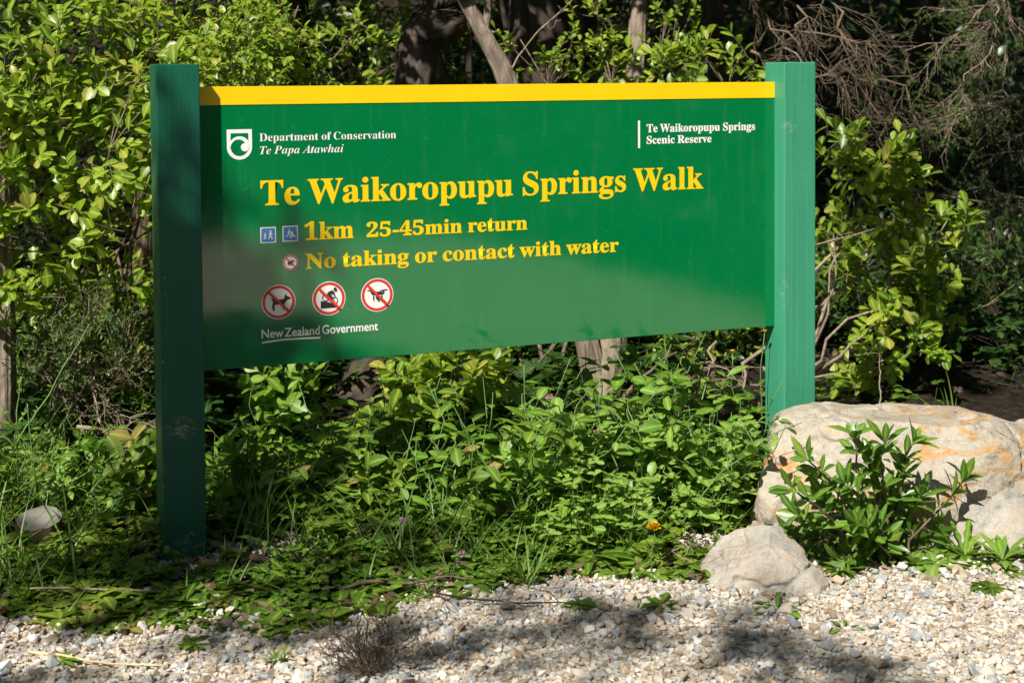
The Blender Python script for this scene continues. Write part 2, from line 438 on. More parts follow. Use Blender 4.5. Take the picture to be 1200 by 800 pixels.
c = ramp(N, Lk, ta.outputs['Fac'], [(0, (.24, .18, .125)), (.16, (.40, .32, .235)), (.40, (.49, .425, .345)), (.57, (.50, .47, .425)), (.7, (.36, .365, .36)), (.82, (.25, .275, .30)), (.90, (.58, .56, .51)), (1, (.68, .65, .59))]).outputs[0]
nz = noise_tex(N, Lk, 150, 5, .7)
Lk.new(mixc(N, Lk, .55, c, ramp(N, Lk, nz, [(.3, (.62, .58, .52)), (.65, (1, 1, 1))]).outputs[0], 'MULTIPLY'), bs.inputs['Base Color'])
bs.inputs['Roughness'].default_value = .8; bs.inputs['Specular IOR Level'].default_value = .3
bump(N, Lk, bs, nz, .5, .003)
tag(obj('gravel', mesh_of('gravel', np.concatenate(V_), np.concatenate(F_), m, {'tint': np.concatenate(T_)}, smooth=False)), kind='stuff')

# ------------------------------------------------------------------ the trail sign
W, S, PF, H, ZT, ZB, ZBAND = 2.2016, .14, .0702, 1.6262, 1.5515, .6110, 1.4905
m, N, Lk, bs = mat('panel_green_paint')
nz = noise_tex(N, Lk, 5, 5, .6); sp = noise_tex(N, Lk, 85, 2, .5)
c = mixc(N, Lk, .30, (.0, .155, .044), ramp(N, Lk, nz, [(.35, (.8, .88, .8)), (.7, (1, 1, 1))]).outputs[0], 'MULTIPLY')
c = mixc(N, Lk, ramp(N, Lk, sp, [(.70, (0, 0, 0)), (.76, (.35, .35, .35))]).outputs[0], c, (.10, .33, .22))
dst = noise_tex(N, Lk, 1.0, 5, .7, stretch=(26, 26, 2.2))
c = mixc(N, Lk, ramp(N, Lk, dst, [(.55, (0, 0, 0)), (.78, (.10, .10, .10))]).outputs[0], c, (.16, .30, .20))
scr_ = noise_tex(N, Lk, 1.0, 2, .5, stretch=(40, 40, 150), dist=2.5)
c = mixc(N, Lk, ramp(N, Lk, scr_, [(.70, (0, 0, 0)), (.74, (.40, .40, .40))]).outputs[0], c, (.12, .36, .25))
Lk.new(c, bs.inputs['Base Color'])
rr = ramp(N, Lk, noise_tex(N, Lk, 12, 5, .7), [(.35, (.045, .045, .045)), (.7, (.10, .10, .10))]); Lk.new(rr.outputs[0], bs.inputs['Roughness'])
bs.inputs['Specular IOR Level'].default_value = .95
bump(N, Lk, bs, noise_tex(N, Lk, 3.0, 2, .5), .03, .02)
M['panel'] = m

def post_mat(name, scuffs, paint):
    m, N, Lk, bs = mat(name)
    g = noise_tex(N, Lk, 1.0, 5, .6, stretch=(95, 95, 1.6)); g2 = noise_tex(N, Lk, 6, 4)
    c = mixc(N, Lk, .55, paint, ramp(N, Lk, g, [(.35, (.72, .80, .76)), (.65, (1, 1, 1))]).outputs[0], 'MULTIPLY')
    c = mixc(N, Lk, .25, c, ramp(N, Lk, g2, [(.3, (.7, .75, .72)), (.7, (1, 1, 1))]).outputs[0], 'MULTIPLY')
    geo = nd(N, 'TexCoord'); scr = noise_tex(N, Lk, 1.0, 6, .75, stretch=(38, 38, 75))
    for (cx, cy, cz, rx, rz, amt) in scuffs:
        mp = nd(N, 'Mapping'); mp.inputs['Location'].default_value = (-cx / rx, -cy / rx, -cz / rz); mp.inputs['Scale'].default_value = (1 / rx, 1 / rx, 1 / rz)
        Lk.new(geo.outputs['Object'], mp.inputs[0])
        ln = nd(N, 'VectorMath', operation='LENGTH'); Lk.new(mp.outputs[0], ln.inputs[0])
        a = ramp(N, Lk, ln.outputs['Value'], [(0, (1, 1, 1)), (1, (0, 0, 0))]).outputs[0]
        s1 = nd(N, 'Math', operation='MULTIPLY'); Lk.new(a, s1.inputs[0]); Lk.new(ramp(N, Lk, scr, [(.48, (0, 0, 0)), (.62, (1, 1, 1))]).outputs[0], s1.inputs[1])
        s2 = nd(N, 'Math', operation='MULTIPLY'); Lk.new(s1.outputs[0], s2.inputs[0]); s2.inputs[1].default_value = amt
        c = mixc(N, Lk, s2.outputs[0], c, (.42, .42, .38))
    sx = nd(N, 'SeparateXYZ'); Lk.new(geo.outputs['Object'], sx.inputs[0])
    ch = ramp(N, Lk, noise_tex(N, Lk, 70, 2, .5), [(.735, (0, 0, 0)), (.76, (.8, .8, .8))]).outputs[0]
    c = mixc(N, Lk, ch, c, (.40, .50, .40))
    Lk.new(c, bs.inputs['Base Color']); bs.inputs['Roughness'].default_value = .36; bs.inputs['Specular IOR Level'].default_value = .32
    bump(N, Lk, bs, g, .35, .005)
    return m
def bx(b, x0, x1, y0, y1, z0, z1, bev=0.0):
    r = bmesh.ops.create_cube(b, size=1); vs = r['verts']
    for v in vs: v.co = ((x0 + x1) / 2 + v.co.x * (x1 - x0), (y0 + y1) / 2 + v.co.y * (y1 - y0), (z0 + z1) / 2 + v.co.z * (z1 - z0))
    if bev:
        es = list({e for v in vs for e in v.link_edges}); bmesh.ops.bevel(b, geom=es, offset=bev, segments=3, profile=.6, affect='EDGES')
def bm_obj(name, b, mats, parent, smooth=False):
    me = bpy.data.meshes.new(name); b.to_mesh(me); b.free()
    for mm in (mats if isinstance(mats, (list, tuple)) else [mats]): me.materials.append(mm)
    for p in me.polygons: p.use_smooth = smooth
    return obj(name, me, parent)
sign = thing('trail_sign', (W / 2, 0, 0), 'wide glossy green trail sign with a yellow top stripe between two square green posts', 'sign')
q = at(211, 503, Y=-PF); q2 = at(222, 640, Y=-PF); q3 = at(188, 560, Y=-PF)
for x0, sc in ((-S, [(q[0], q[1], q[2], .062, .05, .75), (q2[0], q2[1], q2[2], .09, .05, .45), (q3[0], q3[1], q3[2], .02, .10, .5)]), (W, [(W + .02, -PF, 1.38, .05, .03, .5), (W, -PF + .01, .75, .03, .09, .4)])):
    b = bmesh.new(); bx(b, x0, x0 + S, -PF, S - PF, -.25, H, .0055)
    bm_obj('post', b, post_mat('post_green_paint', sc, (.008, .100, .060) if x0 < 0 else (.050, .285, .165)), sign)  # left post's shade is put into its colour, darker than the right's
b = bmesh.new(); bx(b, -.01, W + .01, 0, .032, ZB, ZT - .002, .002)
panel = bm_obj('panel', b, M['panel'], sign)
sub = panel   # children of the panel are written in the panel's own coordinates, which are the place's
def sub_obj(name, me):
    o = bpy.data.objects.new(name, me); COL.objects.link(o); o.parent = panel; return o
b = bmesh.new(); bx(b, -.009, W + .009, -.002, .034, ZBAND, ZT, .0008)
me = bpy.data.meshes.new('yellow_stripe'); b.to_mesh(me); b.free(); me.materials.append(M['yellow_vinyl']); sub_obj('yellow_stripe', me)

from mathutils.geometry import tessellate_polygon
def sheets(name, layers, mats, cx=0, cz=0, k=1.0):
    """Flat vinyl shapes: layers of (loops, material number); each layer 0.4 mm proud of the one below."""
    V, F, mi, base = [], [], [], 0
    for li, (loops, mnum) in enumerate(layers):
        pts = [p for lp in loops for p in lp]
        tri = tessellate_polygon([[Vector((p[0], p[1], 0)) for p in lp] for lp in loops])
        for p in pts: V.append((cx + p[0] * k, -.0009 - .0004 * li, cz + p[1] * k))
        for t in tri:
            a, b_, c_ = (np.array(pts[i]) for i in t)
            if (b_[0] - a[0]) * (c_[1] - a[1]) - (b_[1] - a[1]) * (c_[0] - a[0]) < 0: t = (t[0], t[2], t[1])
            F.append([i + base for i in t]); mi.append(mnum)
        base += len(pts)
    return sub_obj(name, mesh_of(name, V, np.array(F), mats, smooth=False, mi=mi))
def circ(x, y, r, n=40, a0=0, a1=360, ry=None):
    m_ = n if a1 - a0 >= 360 else n + 1
    return [(x + r * math.cos(R(a0 + (a1 - a0) * i / n)), y + (ry or r) * math.sin(R(a0 + (a1 - a0) * i / n))) for i in range(m_)]
def bar(x0, y0, x1, y1, w_):
    d = math.hypot(x1 - x0, y1 - y0); ux, uy = -(y1 - y0) / d * w_ / 2, (x1 - x0) / d * w_ / 2
    return [(x0 + ux, y0 + uy), (x0 - ux, y0 - uy), (x1 - ux, y1 - uy), (x1 + ux, y1 + uy)]
def ring_arc(x, y, ro, ri0, ri1, a0, a1, n=30):
    o = [(x + ro * math.cos(R(a0 + (a1 - a0) * i / n)), y + ro * math.sin(R(a0 + (a1 - a0) * i / n))) for i in range(n + 1)]
    i_ = [(x + (ri0 + (ri1 - ri0) * i / n) * math.cos(R(a0 + (a1 - a0) * i / n)), y + (ri0 + (ri1 - ri0) * i / n) * math.sin(R(a0 + (a1 - a0) * i / n))) for i in range(n + 1)]
    return o + i_[::-1]

# white shield with a curled frond
shield = [(-80, 97), (80, 97), (80, -15)] + circ(0, -15, 80, 24, 0, -180)[1:-1] + [(-80, -15)]
inner = [(-56, 73), (57, 73), (57, -15)] + circ(0, -15, 57, 24, 0, -180)[1:-1] + [(-57, -15)]
sheets('emblem', [([shield], 0), ([inner], 1), ([ring_arc(0, -15, 68, 40, 57, 8, 182)], 0), ([circ(34, -17, 26)], 0)], [M['white_vinyl'], M['panel']], .140, 1.358, .084 / 160)

def mbold(s, it=False):
    o = ''
    for ch in s:
        if 'A' <= ch <= 'Z': o += chr((0x1D468 if it else 0x1D400) + ord(ch) - 65)
        elif 'a' <= ch <= 'z': o += chr((0x1D482 if it else 0x1D41A) + ord(ch) - 97)
        elif '0' <= ch <= '9': o += chr(0x1D7CE + ord(ch) - 48)
        else: o += ch
    return o
def text_mesh(body, off, space=1.0):
    c = bpy.data.curves.new('lettering', 'FONT'); c.body = body; c.size = 1; c.offset = off; c.space_word = space; c.resolution_u = 6
    o = bpy.data.objects.new('lettering', c); COL.objects.link(o)
    dg = bpy.context.evaluated_depsgraph_get(); me = bpy.data.meshes.new_from_object(o.evaluated_get(dg)); bpy.data.objects.remove(o); bpy.data.curves.remove(c)
    v = np.zeros(len(me.vertices) * 3, np.float32); me.vertices.foreach_get('co', v); return me, v.reshape(-1, 3)
def lettering(body, ref, x0, x1, zb, cap, m_, off=0.0, space=1.0):
    mr, vr = text_mesh(ref, 0); ch = vr[:, 1].max(); bpy.data.meshes.remove(mr)
    me, v = text_mesh(body, off, space)
    o = np.zeros_like(v); o[:, 0] = x0 + (v[:, 0] - v[:, 0].min()) * (x1 - x0) / (v[:, 0].max() - v[:, 0].min())
    o[:, 2] = zb + v[:, 1] * cap / ch; o[:, 1] = -.0012
    me.vertices.foreach_set('co', o.ravel()); me.materials.clear(); me.materials.append(m_); me.update(); me.name = 'lettering'
    return sub_obj('lettering', me)
YV, WV = M['yellow_vinyl'], M['white_vinyl']
lettering(mbold('Te Waikoropupu Springs Walk'), mbold('T'), .2082, 1.8904, 1.1535, .0815, YV, .010, .85)
lettering(mbold('1km'), mbold('k'), .357, .5285, 1.0300, .0585, YV, .012, .9)
lettering(mbold('25-45min return'), mbold('2'), .5745, 1.1732, 1.0300, .0515, YV, .012, .85)
lettering(mbold('No taking or contact with water'), mbold('N'), .3587, 1.5365, .9322, .0505, YV, .012, .85)
lettering(mbold('Department of Conservation'), mbold('D'), .2072, .6838, 1.3678, .0262, WV, -.006, .9)
lettering(mbold('Te Papa Atawhai', True), mbold('T', True), .2080, .4964, 1.3245, .0262, WV, -.006, .9)
lettering(mbold('Te Waikoropupu Springs'), mbold('T'), 1.6531, 2.1151, 1.3692, .0290, WV, .012, .9)
lettering(mbold('Scenic Reserve'), mbold('S'), 1.6529, 1.9263, 1.3264, .0290, WV, .012, .9)
lettering('New Zealand Government', 'N', .2052, .6119, .7058, .0290, WV, .014, .45)
sheets('divider_bar', [([[(1.6173, 1.311), (1.6257, 1.311), (1.6257, 1.4129), (1.6173, 1.4129)]], 0)], [WV])
ul = [(.2064, .6936), (.2734, .6989), (.34, .6985), (.4076, .6966)]
sheets('underline', [([ul + [(a, b_ - .0055) for a, b_ in ul[::-1]]], 0)], [WV])

def person(x, y, h, stride, lean=0.0):
    """A walking figure of the sign's pictograms: round head, trunk, arms and striding legs."""
    r = h * .1; hip = (x, y + h * .48); sh = (x + lean * h, y + h * .8)
    return [[circ(sh[0] + lean * h * .4, y + h * .93, r, 14)], [bar(hip[0], hip[1] - h * .03, sh[0], sh[1], h * .2)],
            [bar(hip[0], hip[1], x + stride * h, y, h * .11)], [bar(hip[0], hip[1], x - stride * h, y, h * .11)],
            [bar(sh[0], sh[1] - h * .05, sh[0] + h * .25, y + h * .5, h * .08)], [bar(sh[0], sh[1] - h * .05, sh[0] - h * .23, y + h * .52, h * .08)]]
sqr = lambda r: [(-r, -r), (r, -r), (r, r), (-r, r)]
MV = [M['white_vinyl'], M['red_vinyl'], M['black_vinyl'], M['blue_vinyl']]
L1 = [([sqr(1)], 0), ([sqr(.88)], 3)] + [(l, 0) for l in person(.28, -.52, 1.06, .22, .02) + person(-.42, -.52, .78, .20, .02)]
sheets('pictogram', L1, MV, .2322, 1.0525, .0265)
L2 = [([sqr(1)], 0), ([sqr(.88)], 3)] + [(l, 0) for l in person(-.22, -.42, 1.0, .27, .10)] + [([circ(.22, .18, .12, 14)], 0), ([bar(.22, .06, .30, -.30, .26)], 0),
      ([bar(.05, -.22, .62, -.28, .14)], 0), ([ring_arc(.12, -.38, .22, .14, .14, 0, 350)], 0), ([circ(.62, -.40, .09, 12)], 0), ([bar(-.05, .2, .2, -.1, .09)], 0)]
sheets('pictogram', L2, MV, .3074, 1.0539, .0262)
def ban(layers, cx, cz, r):
    base = [([circ(0, 0, 1.0, 56)], 0), ([circ(0, 0, .955, 56), circ(0, 0, .79, 56)], 1)]
    top = [([bar(-.60, .60, .60, -.60, .155)], 1)]
    sheets('pictogram', base + [([l], 2) for l in layers] + top, MV, cx, cz, r)
ban([[(-.42, -.12), (-.30, .10), (-.10, .20), (.15, .22), (.42, .28), (.52, .18), (.40, .10), (.20, .02), (.30, -.10), (.10, -.16), (-.12, -.12), (-.30, -.34), (-.36, -.30)],
     bar(.0, -.05, -.10, -.36, .10), bar(.16, -.02, .10, -.32, .10)], .3075, .9562, .0262)
ban([[(-.46, .20), (-.40, .26), (-.20, .12), (.10, .13), (.30, .16), (.36, .34), (.46, .37), (.52, .30), (.70, .24), (.70, .15), (.52, .10), (.42, .0), (.34, -.12), (.34, -.46), (.24, -.46), (.20, -.20), (.05, -.14), (-.18, -.14), (-.26, -.26), (-.22, -.48), (-.34, -.50), (-.40, -.26), (-.34, -.02), (-.36, .10)],
     [(.36, .34), (.40, .46), (.46, .36)]], .2649, .8249, .0582)
ban([[(-.50, -.12), (-.50, -.56), (.50, -.56), (.50, -.46), (.0, -.22)], ring_arc(-.20, .06, .22, .17, .17, 0, 355), ring_arc(.32, -.14, .22, .17, .17, 0, 355),
     bar(-.20, .06, .10, .16, .05), bar(.10, .16, .32, -.14, .05), bar(-.02, -.05, .16, .22, .05), [(-.14, .26), (-.04, .40), (.18, .48), (.30, .42), (.24, .32), (.06, .28), (-.02, .18)],
     circ(.36, .54, .10, 16), bar(.26, .38, .30, .14, .07), bar(-.06, .26, .14, .02, .10)], .4388, .8261, .0582)
ban([[(-.34, .14), (-.20, .20), (.20, .20), (.34, .14), (.30, .04), (-.30, .04)], bar(-.62, .30, -.16, .25, .05), bar(.16, .25, .62, .30, .05), bar(-.39, .27, -.36, .10, .07), bar(.39, .27, .36, .10, .07),
     bar(-.36, .12, .36, .12, .10), bar(-.24, .06, -.26, -.30, .05), bar(.24, .06, .26, -.30, .05), circ(.0, -.12, .11, 18), bar(0, .06, 0, -.10, .10), [(-.08, -.12), (.08, -.12), (.08, -.28), (-.08, -.28)]], .6102, .8277, .0582)

# ------------------------------------------------------------------ rocks and stump
EX, EY = np.array([.93, -.37, 0]), np.array([.37, .93, 0])
def rock_mat(name, stops, stain, pits=.5, grey=None):
    m, N, Lk, bs = mat(name)
    a = noise_tex(N, Lk, 3.2, 7, .62, dist=.8); c = ramp(N, Lk, a, stops).outputs[0]
    st = noise_tex(N, Lk, 2.6, 5, .6, stretch=(1, 1, 2.2), dist=1.5)
    ve = noise_tex(N, Lk, 3.4, 8, .66, stretch=(1, 1, 2.0), dist=1.2)
    vm = nd(N, 'Math', operation='MULTIPLY'); Lk.new(ramp(N, Lk, ve, [(.455, (0, 0, 0)), (.495, (stain,) * 3), (.51, (stain,) * 3), (.56, (0, 0, 0))]).outputs[0], vm.inputs[0])
    Lk.new(ramp(N, Lk, st, [(.44, (.06, .06, .06)), (.60, (1, 1, 1))]).outputs[0], vm.inputs[1])
    c = mixc(N, Lk, vm.outputs[0], c, (.50, .25, .06))
    ck = noise_tex(N, Lk, 4.6, 9, .72, stretch=(1, 1, 1.8), dist=.6)
    c = mixc(N, Lk, ramp(N, Lk, ck, [(.49, (0, 0, 0)), (.499, (.6,) * 3), (.508, (0, 0, 0))]).outputs[0], c, (.10, .085, .065))
    if grey:
        tcx = nd(N, 'TexCoord'); sp_ = nd(N, 'SeparateXYZ'); Lk.new(tcx.outputs['Object'], sp_.inputs[0])
    f = noise_tex(N, Lk, 45, 6, .7)
    c = mixc(N, Lk, .5, c, ramp(N, Lk, f, [(.28, (.55, .5, .45)), (.55, (1, 1, 1))]).outputs[0], 'MULTIPLY')
    p = noise_tex(N, Lk, 26, 2, .5); c = mixc(N, Lk, ramp(N, Lk, p, [(.68, (0, 0, 0)), (.74, (pits, pits, pits))]).outputs[0], c, (.12, .10, .085))
    Lk.new(c, bs.inputs['Base Color']); bs.inputs['Roughness'].default_value = .85; bs.inputs['Specular IOR Level'].default_value = .25
    ad = nd(N, 'Math', operation='ADD'); Lk.new(f, ad.inputs[0]); Lk.new(ck, ad.inputs[1]); bump(N, Lk, bs, ad.outputs[0], .75, .016)
    return m
def rock_part(c, half, e, cuts, seed, low, fine, nu=220, nv=130, warp=None):
    th = np.linspace(-math.pi, math.pi, nu, endpoint=False); ph = np.linspace(-math.pi / 2, math.pi / 2, nv)
    T, P = np.meshgrid(th, ph); pw = lambda v, q: np.sign(v) * np.abs(v) ** q
    u = np.stack([pw(np.cos(P), e) * pw(np.cos(T), e), pw(np.cos(P), e) * pw(np.sin(T), e), pw(np.sin(P), e)], -1)
    if warp: u = warp(u)
    for n_, d_ in cuts:
        n_ = nrm(np.array(n_, float)); k = np.maximum(0, u @ n_ - d_); u = u - k[..., None] * n_ * .93
    p = u * np.array(half); nn = nrm(u)
    p = p + nn * (low * fbm(p * 3.0, seed, 3) + fine * fbm(p * 13, seed + 5, 4) - fine * 1.4 * (1 - ss(0, .07, np.abs(fbm(p * 5.5, seed + 9, 3)))))[..., None]
    q = np.array(c) + p[..., :1] * EX + p[..., 1:2] * EY + p[..., 2:3] * np.array([0, 0, 1.0])
    idx = np.arange(nu * nv).reshape(nv, nu); r = np.roll(idx, -1, 1)
    return q.reshape(-1, 3), np.stack([idx[:-1], r[:-1], r[1:], idx[1:]], -1).reshape(-1, 4)
M['rock'] = rock_mat('rock_cream_stone', [(.25, (.24, .215, .175)), (.42, (.36, .32, .255)), (.58, (.42, .38, .315)), (.8, (.32, .305, .28))], .85)
M['rock_grey'] = rock_mat('rock_grey_stone', [(.25, (.24, .225, .195)), (.5, (.36, .335, .295)), (.75, (.45, .42, .37))], .3, .6)
def strata(u):
    k = ss(.15, .45, u[..., :1]); lay = np.floor(u[..., 2:3] * 3.2 + .8 * u[..., :1] + .35 * fbm(u * 2.5, 77, 2)[..., None] * 2)
    off = _hash(lay.astype(np.int64), lay.astype(np.int64) * 0 + 3, lay.astype(np.int64) * 0, 9) - .5
    o = u.copy(); o[..., 1:2] += k * off * .50 * (u[..., 1:2] < .1); cr = fbm(u * 3.1 + 9, 88, 3)[..., None]; o = o * (1 - k * .10 * (1 - ss(.0, .05, np.abs(cr)))); o[..., 2:3] -= ss(.55, .62, u[..., :1] + .1 * cr) * .10; return o
v1, f1 = rock_part((2.46, -.62, .10), (.66, .33, .285), .50, [((-.7, -.5, .55), 1.02), ((-.2, -.75, .5), .92), ((.75, -.3, .5), .82), ((.5, -.9, .1), .80), ((.1, .1, 1), .93), ((-1, .1, .1), .93), ((.6, .1, .8), .90)], 41, 0.045, .015, nu=340, nv=220, warp=strata)
v2, f2 = rock_part((2.72, -.90, .03), (.50, .24, .215), .55, [((-.1, -.8, .6), .72), ((-.9, -.3, .3), .85), ((.2, -.2, 1), .86), ((.8, -.5, .4), .85)], 57, .035, .008)
v3, f3 = rock_part((3.02, -.70, .11), (.26, .24, .19), .5, [((-.4, -.8, .4), .78), ((.3, -.3, 1), .8), ((-1, -.1, .5), .8)], 63, .05, .014, 120, 80)
me = mesh_of('boulder', np.concatenate([v1, v2, v3]), np.concatenate([f1, f2 + len(v1), f3 + len(v1) + len(v2)]), [M['rock'], M['rock_grey']], mi=np.concatenate([np.zeros(len(f1)), np.ones(len(f2)), np.zeros(len(f3))]))
tag(obj('boulder', me), 'big pale cream boulder with orange seams standing before the right sign post', 'rock')
q = at(909, 684, Z=0)
v, f = rock_part((q[0], q[1] + .05, .0), (.205, .16, .155), .80, [((-.6, -.2, .8), .70), ((.5, -.4, .8), .76), ((-.1, -1, .5), .74), ((.9, .2, .5), .70)], 71, .03, .010, 200, 130)
tag(obj('rock', mesh_of('rock', v, f, M['rock_grey'])), 'low grey pointed rock half buried in gravel in front of the big boulder', 'rock')

q = at(47, 640, Z=0.0); st = thing('tree_stump', (q[0], q[1], 0), 'small sawn tree stump with a grey weathered top among the weeds', 'stump')
n = 40; a = np.arange(n) * 2 * math.pi / n; rr = .074 * (1 + .09 * fbm(np.stack([np.cos(a) * 2, np.sin(a) * 2, 0 * a], -1), 3, 3) + .02 * np.sin(a * 9))
zt = gz(q[0], q[1]) + .092; V = []
for z, k in ((-.1, 1.10), (.03, 1.03), (.06, 1.0), (zt, .99)):
    V.append(np.stack([q[0] + rr * k * np.cos(a), q[1] + rr * k * np.sin(a), z + 0 * a + ((.020 * (np.sin(a) * .95 + np.cos(a) * .3) + .006 * fbm(np.stack([a * 3, 0 * a, 0 * a], -1), 8, 2)) if z == zt else 0)], -1))
V = np.concatenate(V); F = np.array([[j * n + i, j * n + (i + 1) % n, (j + 1) * n + (i + 1) % n, (j + 1) * n + i] for j in range(3) for i in range(n)])
obj('bark', mesh_of('bark', V, F, M['bark_brown']), st)
m, N, Lk, bs = mat('stump_cut_wood'); wv = nd(N, 'TexWave', wave_type='RINGS', rings_direction='Z', i_Scale=38.0, i_Distortion=3.0)
tcw = nd(N, 'TexCoord'); mp = nd(N, 'Mapping'); mp.inputs['Location'].default_value = (-q[0], -q[1], 0); Lk.new(tcw.outputs['Object'], mp.inputs[0]); Lk.new(mp.outputs[0], wv.inputs[0])
Lk.new(mixc(N, Lk, .75, (.24, .225, .205), ramp(N, Lk, wv.outputs[0], [(.2, (.6, .55, .48)), (.6, (1, 1, 1))]).outputs[0], 'MULTIPLY'), bs.inputs['Base Color']); bs.inputs['Roughness'].default_value = .85
top = V[-n:] * 1.0; V = np.vstack([top, top.mean(0) + np.array([0, 0, .002])]); obj('cut_face', mesh_of('cut_face', V, np.array([[i, (i + 1) % n, n] for i in range(n)]), m), st)
# ------------------------------------------------------------------ vegetation
def onground(x, y): return np.array([x, y, float(gz(x, y))])
def foot(px, py): p = at(px, py, Z=0); return onground(p[0], p[1])
def rad_of(px_w, Y, px=600): return px_w / FPX * float(np.dot(at(px, 300, Y=Y) - CAM, FWD)) / 2

def leafy(name, base, envs, n, L, W_, kind, lm, label, cat, seed, group=None, per=7, tl=.16, r0=.012, nb=80, curl=.15, bark='twig', shell=.45, trunk=None, tint=None, up=.8, sunward=.35, clump=0):
    """A plant of leafy twigs filling the given ellipsoids, with limbs from its base."""
    g = np.random.default_rng(seed)
    o = thing(name, base, label, cat, group)
    if clump:
        C0, CD, _ = env_points(g, envs, max(3, int(n / clump)), shell); ci = g.integers(0, len(C0), n)
        P0 = C0[ci] + g.normal(size=(n, 3)) * tl * .42; D = nrm(CD[ci] + g.normal(size=(n, 3)) * .5)
    else:
        P0, D, _ = env_points(g, envs, n, shell)
    ti = None if tint is None else np.clip(g.normal(tint[0], tint[1], n), 0, 1)
    lf, tw = twig_leaves(g, P0 - D * tl * .3, D, tl * (.6 + .7 * g.random(n)), per, L, W_, kind, curl, up, sunward, tint=ti)
    wood = [tw]
    if r0: wood += limbs_to(g, base - np.array([0, 0, .05]), envs, r0, P0, nb)
    foliage('foliage' if trunk is None else 'crown', [lf], M[lm], o)
    foliage('stem' if trunk is None else 'limbs', wood, M[bark], o)
    if trunk is not None:
        foliage('trunk', trunk, M[bark], o)
    return o

def trunk_tube(ctrl, k=90, sides=44, rough=.10, seed=0):
    sides = 44; g_ = None
    c = smooth_path(ctrl, k); V, F, t, z = tubes(c[:, :3], c[:, 3], sides)
    ax = np.repeat(c[:, :3], sides, 0); d = V - ax; rr = np.linalg.norm(d, axis=1, keepdims=True); dn = d / np.maximum(rr, 1e-6)
    ang = np.arctan2(dn[:, 1], dn[:, 0]); q = np.stack([np.cos(ang) * 2.6, np.sin(ang) * 2.6, V[:, 2] * 1.6], -1)
    q2 = np.stack([np.cos(ang) * 5.5, np.sin(ang) * 5.5, V[:, 2] * 2.2], -1)
    V = ax + d * (1 + rough * 1.6 * fbm(q, seed, 3)[:, None] - .16 * (1 - ss(0, .22, np.abs(fbm(q2, seed + 7, 3))))[:, None])
    return V, F, t, z

def pxr(px, py, Y, wpx):
    """A trunk's control point from where it is seen, with its radius."""
    p = at(px, py, Y=Y); return [*p, wpx / FPX * float(np.dot(p - CAM, FWD)) / 2]

# ---- forest trees behind the sign (trunk, limbs, crown); crowns close the canopy above the picture
def crown_env(g, x, y, z, s): return [(x + g.normal() * s * .45, y + abs(g.normal()) * s * .4, z + g.normal() * .4, s * .8, s * .8, s * .5) for _ in range(4)]
def forest_tree(ctrls, top, s, seed, label, bark='bark_brown', n=420, lm='leaf_dark', L=.12):
    g = np.random.default_rng(seed); tr = []
    for i, c in enumerate(ctrls): tr.append(trunk_tube(c, seed=seed + i, sides=18))
    base = np.array(ctrls[0][0][:3]); base[2] = gz(base[0], base[1])
    env = crown_env(g, *top, s) + CAN.get(seed, [])
    n = n + 46 * len(CAN.get(seed, []))
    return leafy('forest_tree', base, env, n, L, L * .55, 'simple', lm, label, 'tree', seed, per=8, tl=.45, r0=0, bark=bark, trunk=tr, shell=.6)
CAN = {}
def plan_canopy():
    g = np.random.default_rng(77); tops = {k: v for k, v in TOPS.items()}
    for x in np.arange(-5, 9.5, .95):
        for y in np.arange(2.0, 9.5, .95):
            if g.random() < .13: continue
            q = np.array([x + g.normal() * .15, y + g.normal() * .15]); k = min(tops, key=lambda s: np.hypot(*(q - tops[s])))
            CAN.setdefault(k, []).append((q[0], q[1], 2.85 + .17 * (y - 2) + .45 * g.random(), .72, .72, .36))
def up_to(c, top): return c + [[top[0], top[1], top[2], c[-1][3] * .6]]
T1 = (.1, 4.6, 4.2)
TOPS = {101: (.1, 4.6), 102: (1.2, 3.0), 110: (2.6, 4.2), 111: (2.2, 6.0), 112: (3.8, 4.6), 113: (-.9, 3.4), 114: (.6, 6.6), 115: (-2.6, 3.0), 116: (6.0, 4.6), 117: (6.2, 2.6), 118: (4.6, 7.5), 119: (-3.2, 6.5)}
plan_canopy()
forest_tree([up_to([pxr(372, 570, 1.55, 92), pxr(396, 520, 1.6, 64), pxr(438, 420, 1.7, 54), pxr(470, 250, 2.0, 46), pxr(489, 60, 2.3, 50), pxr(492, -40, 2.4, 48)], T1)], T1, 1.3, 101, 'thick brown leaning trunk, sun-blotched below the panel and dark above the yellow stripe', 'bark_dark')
T2 = (1.2, 3.4, 4.0)
forest_tree([up_to([pxr(712, 545, 1.35, 30), pxr(700, 480, 1.35, 29), pxr(688, 400, 1.4, 27), pxr(640, 230, 1.5, 25), pxr(596, 100, 1.6, 25), pxr(572, 50, 1.65, 21), pxr(545, -2, 1.7, 19), pxr(520, -60, 1.8, 18)], T2),
             [pxr(712, 550, 1.36, 38), pxr(708, 490, 1.36, 36), pxr(716, 420, 1.38, 35), pxr(728, 250, 1.8, 28), pxr(744, 90, 2.3, 22), pxr(750, -30, 2.5, 20)],
             [pxr(568, 42, 1.65, 9), pxr(572, 10, 1.66, 9), pxr(570, -40, 1.7, 8)]], T2, 1.0, 102, 'pale grey-brown tree with twin stems from one base, seen below and above the sign panel', 'bark_grey')
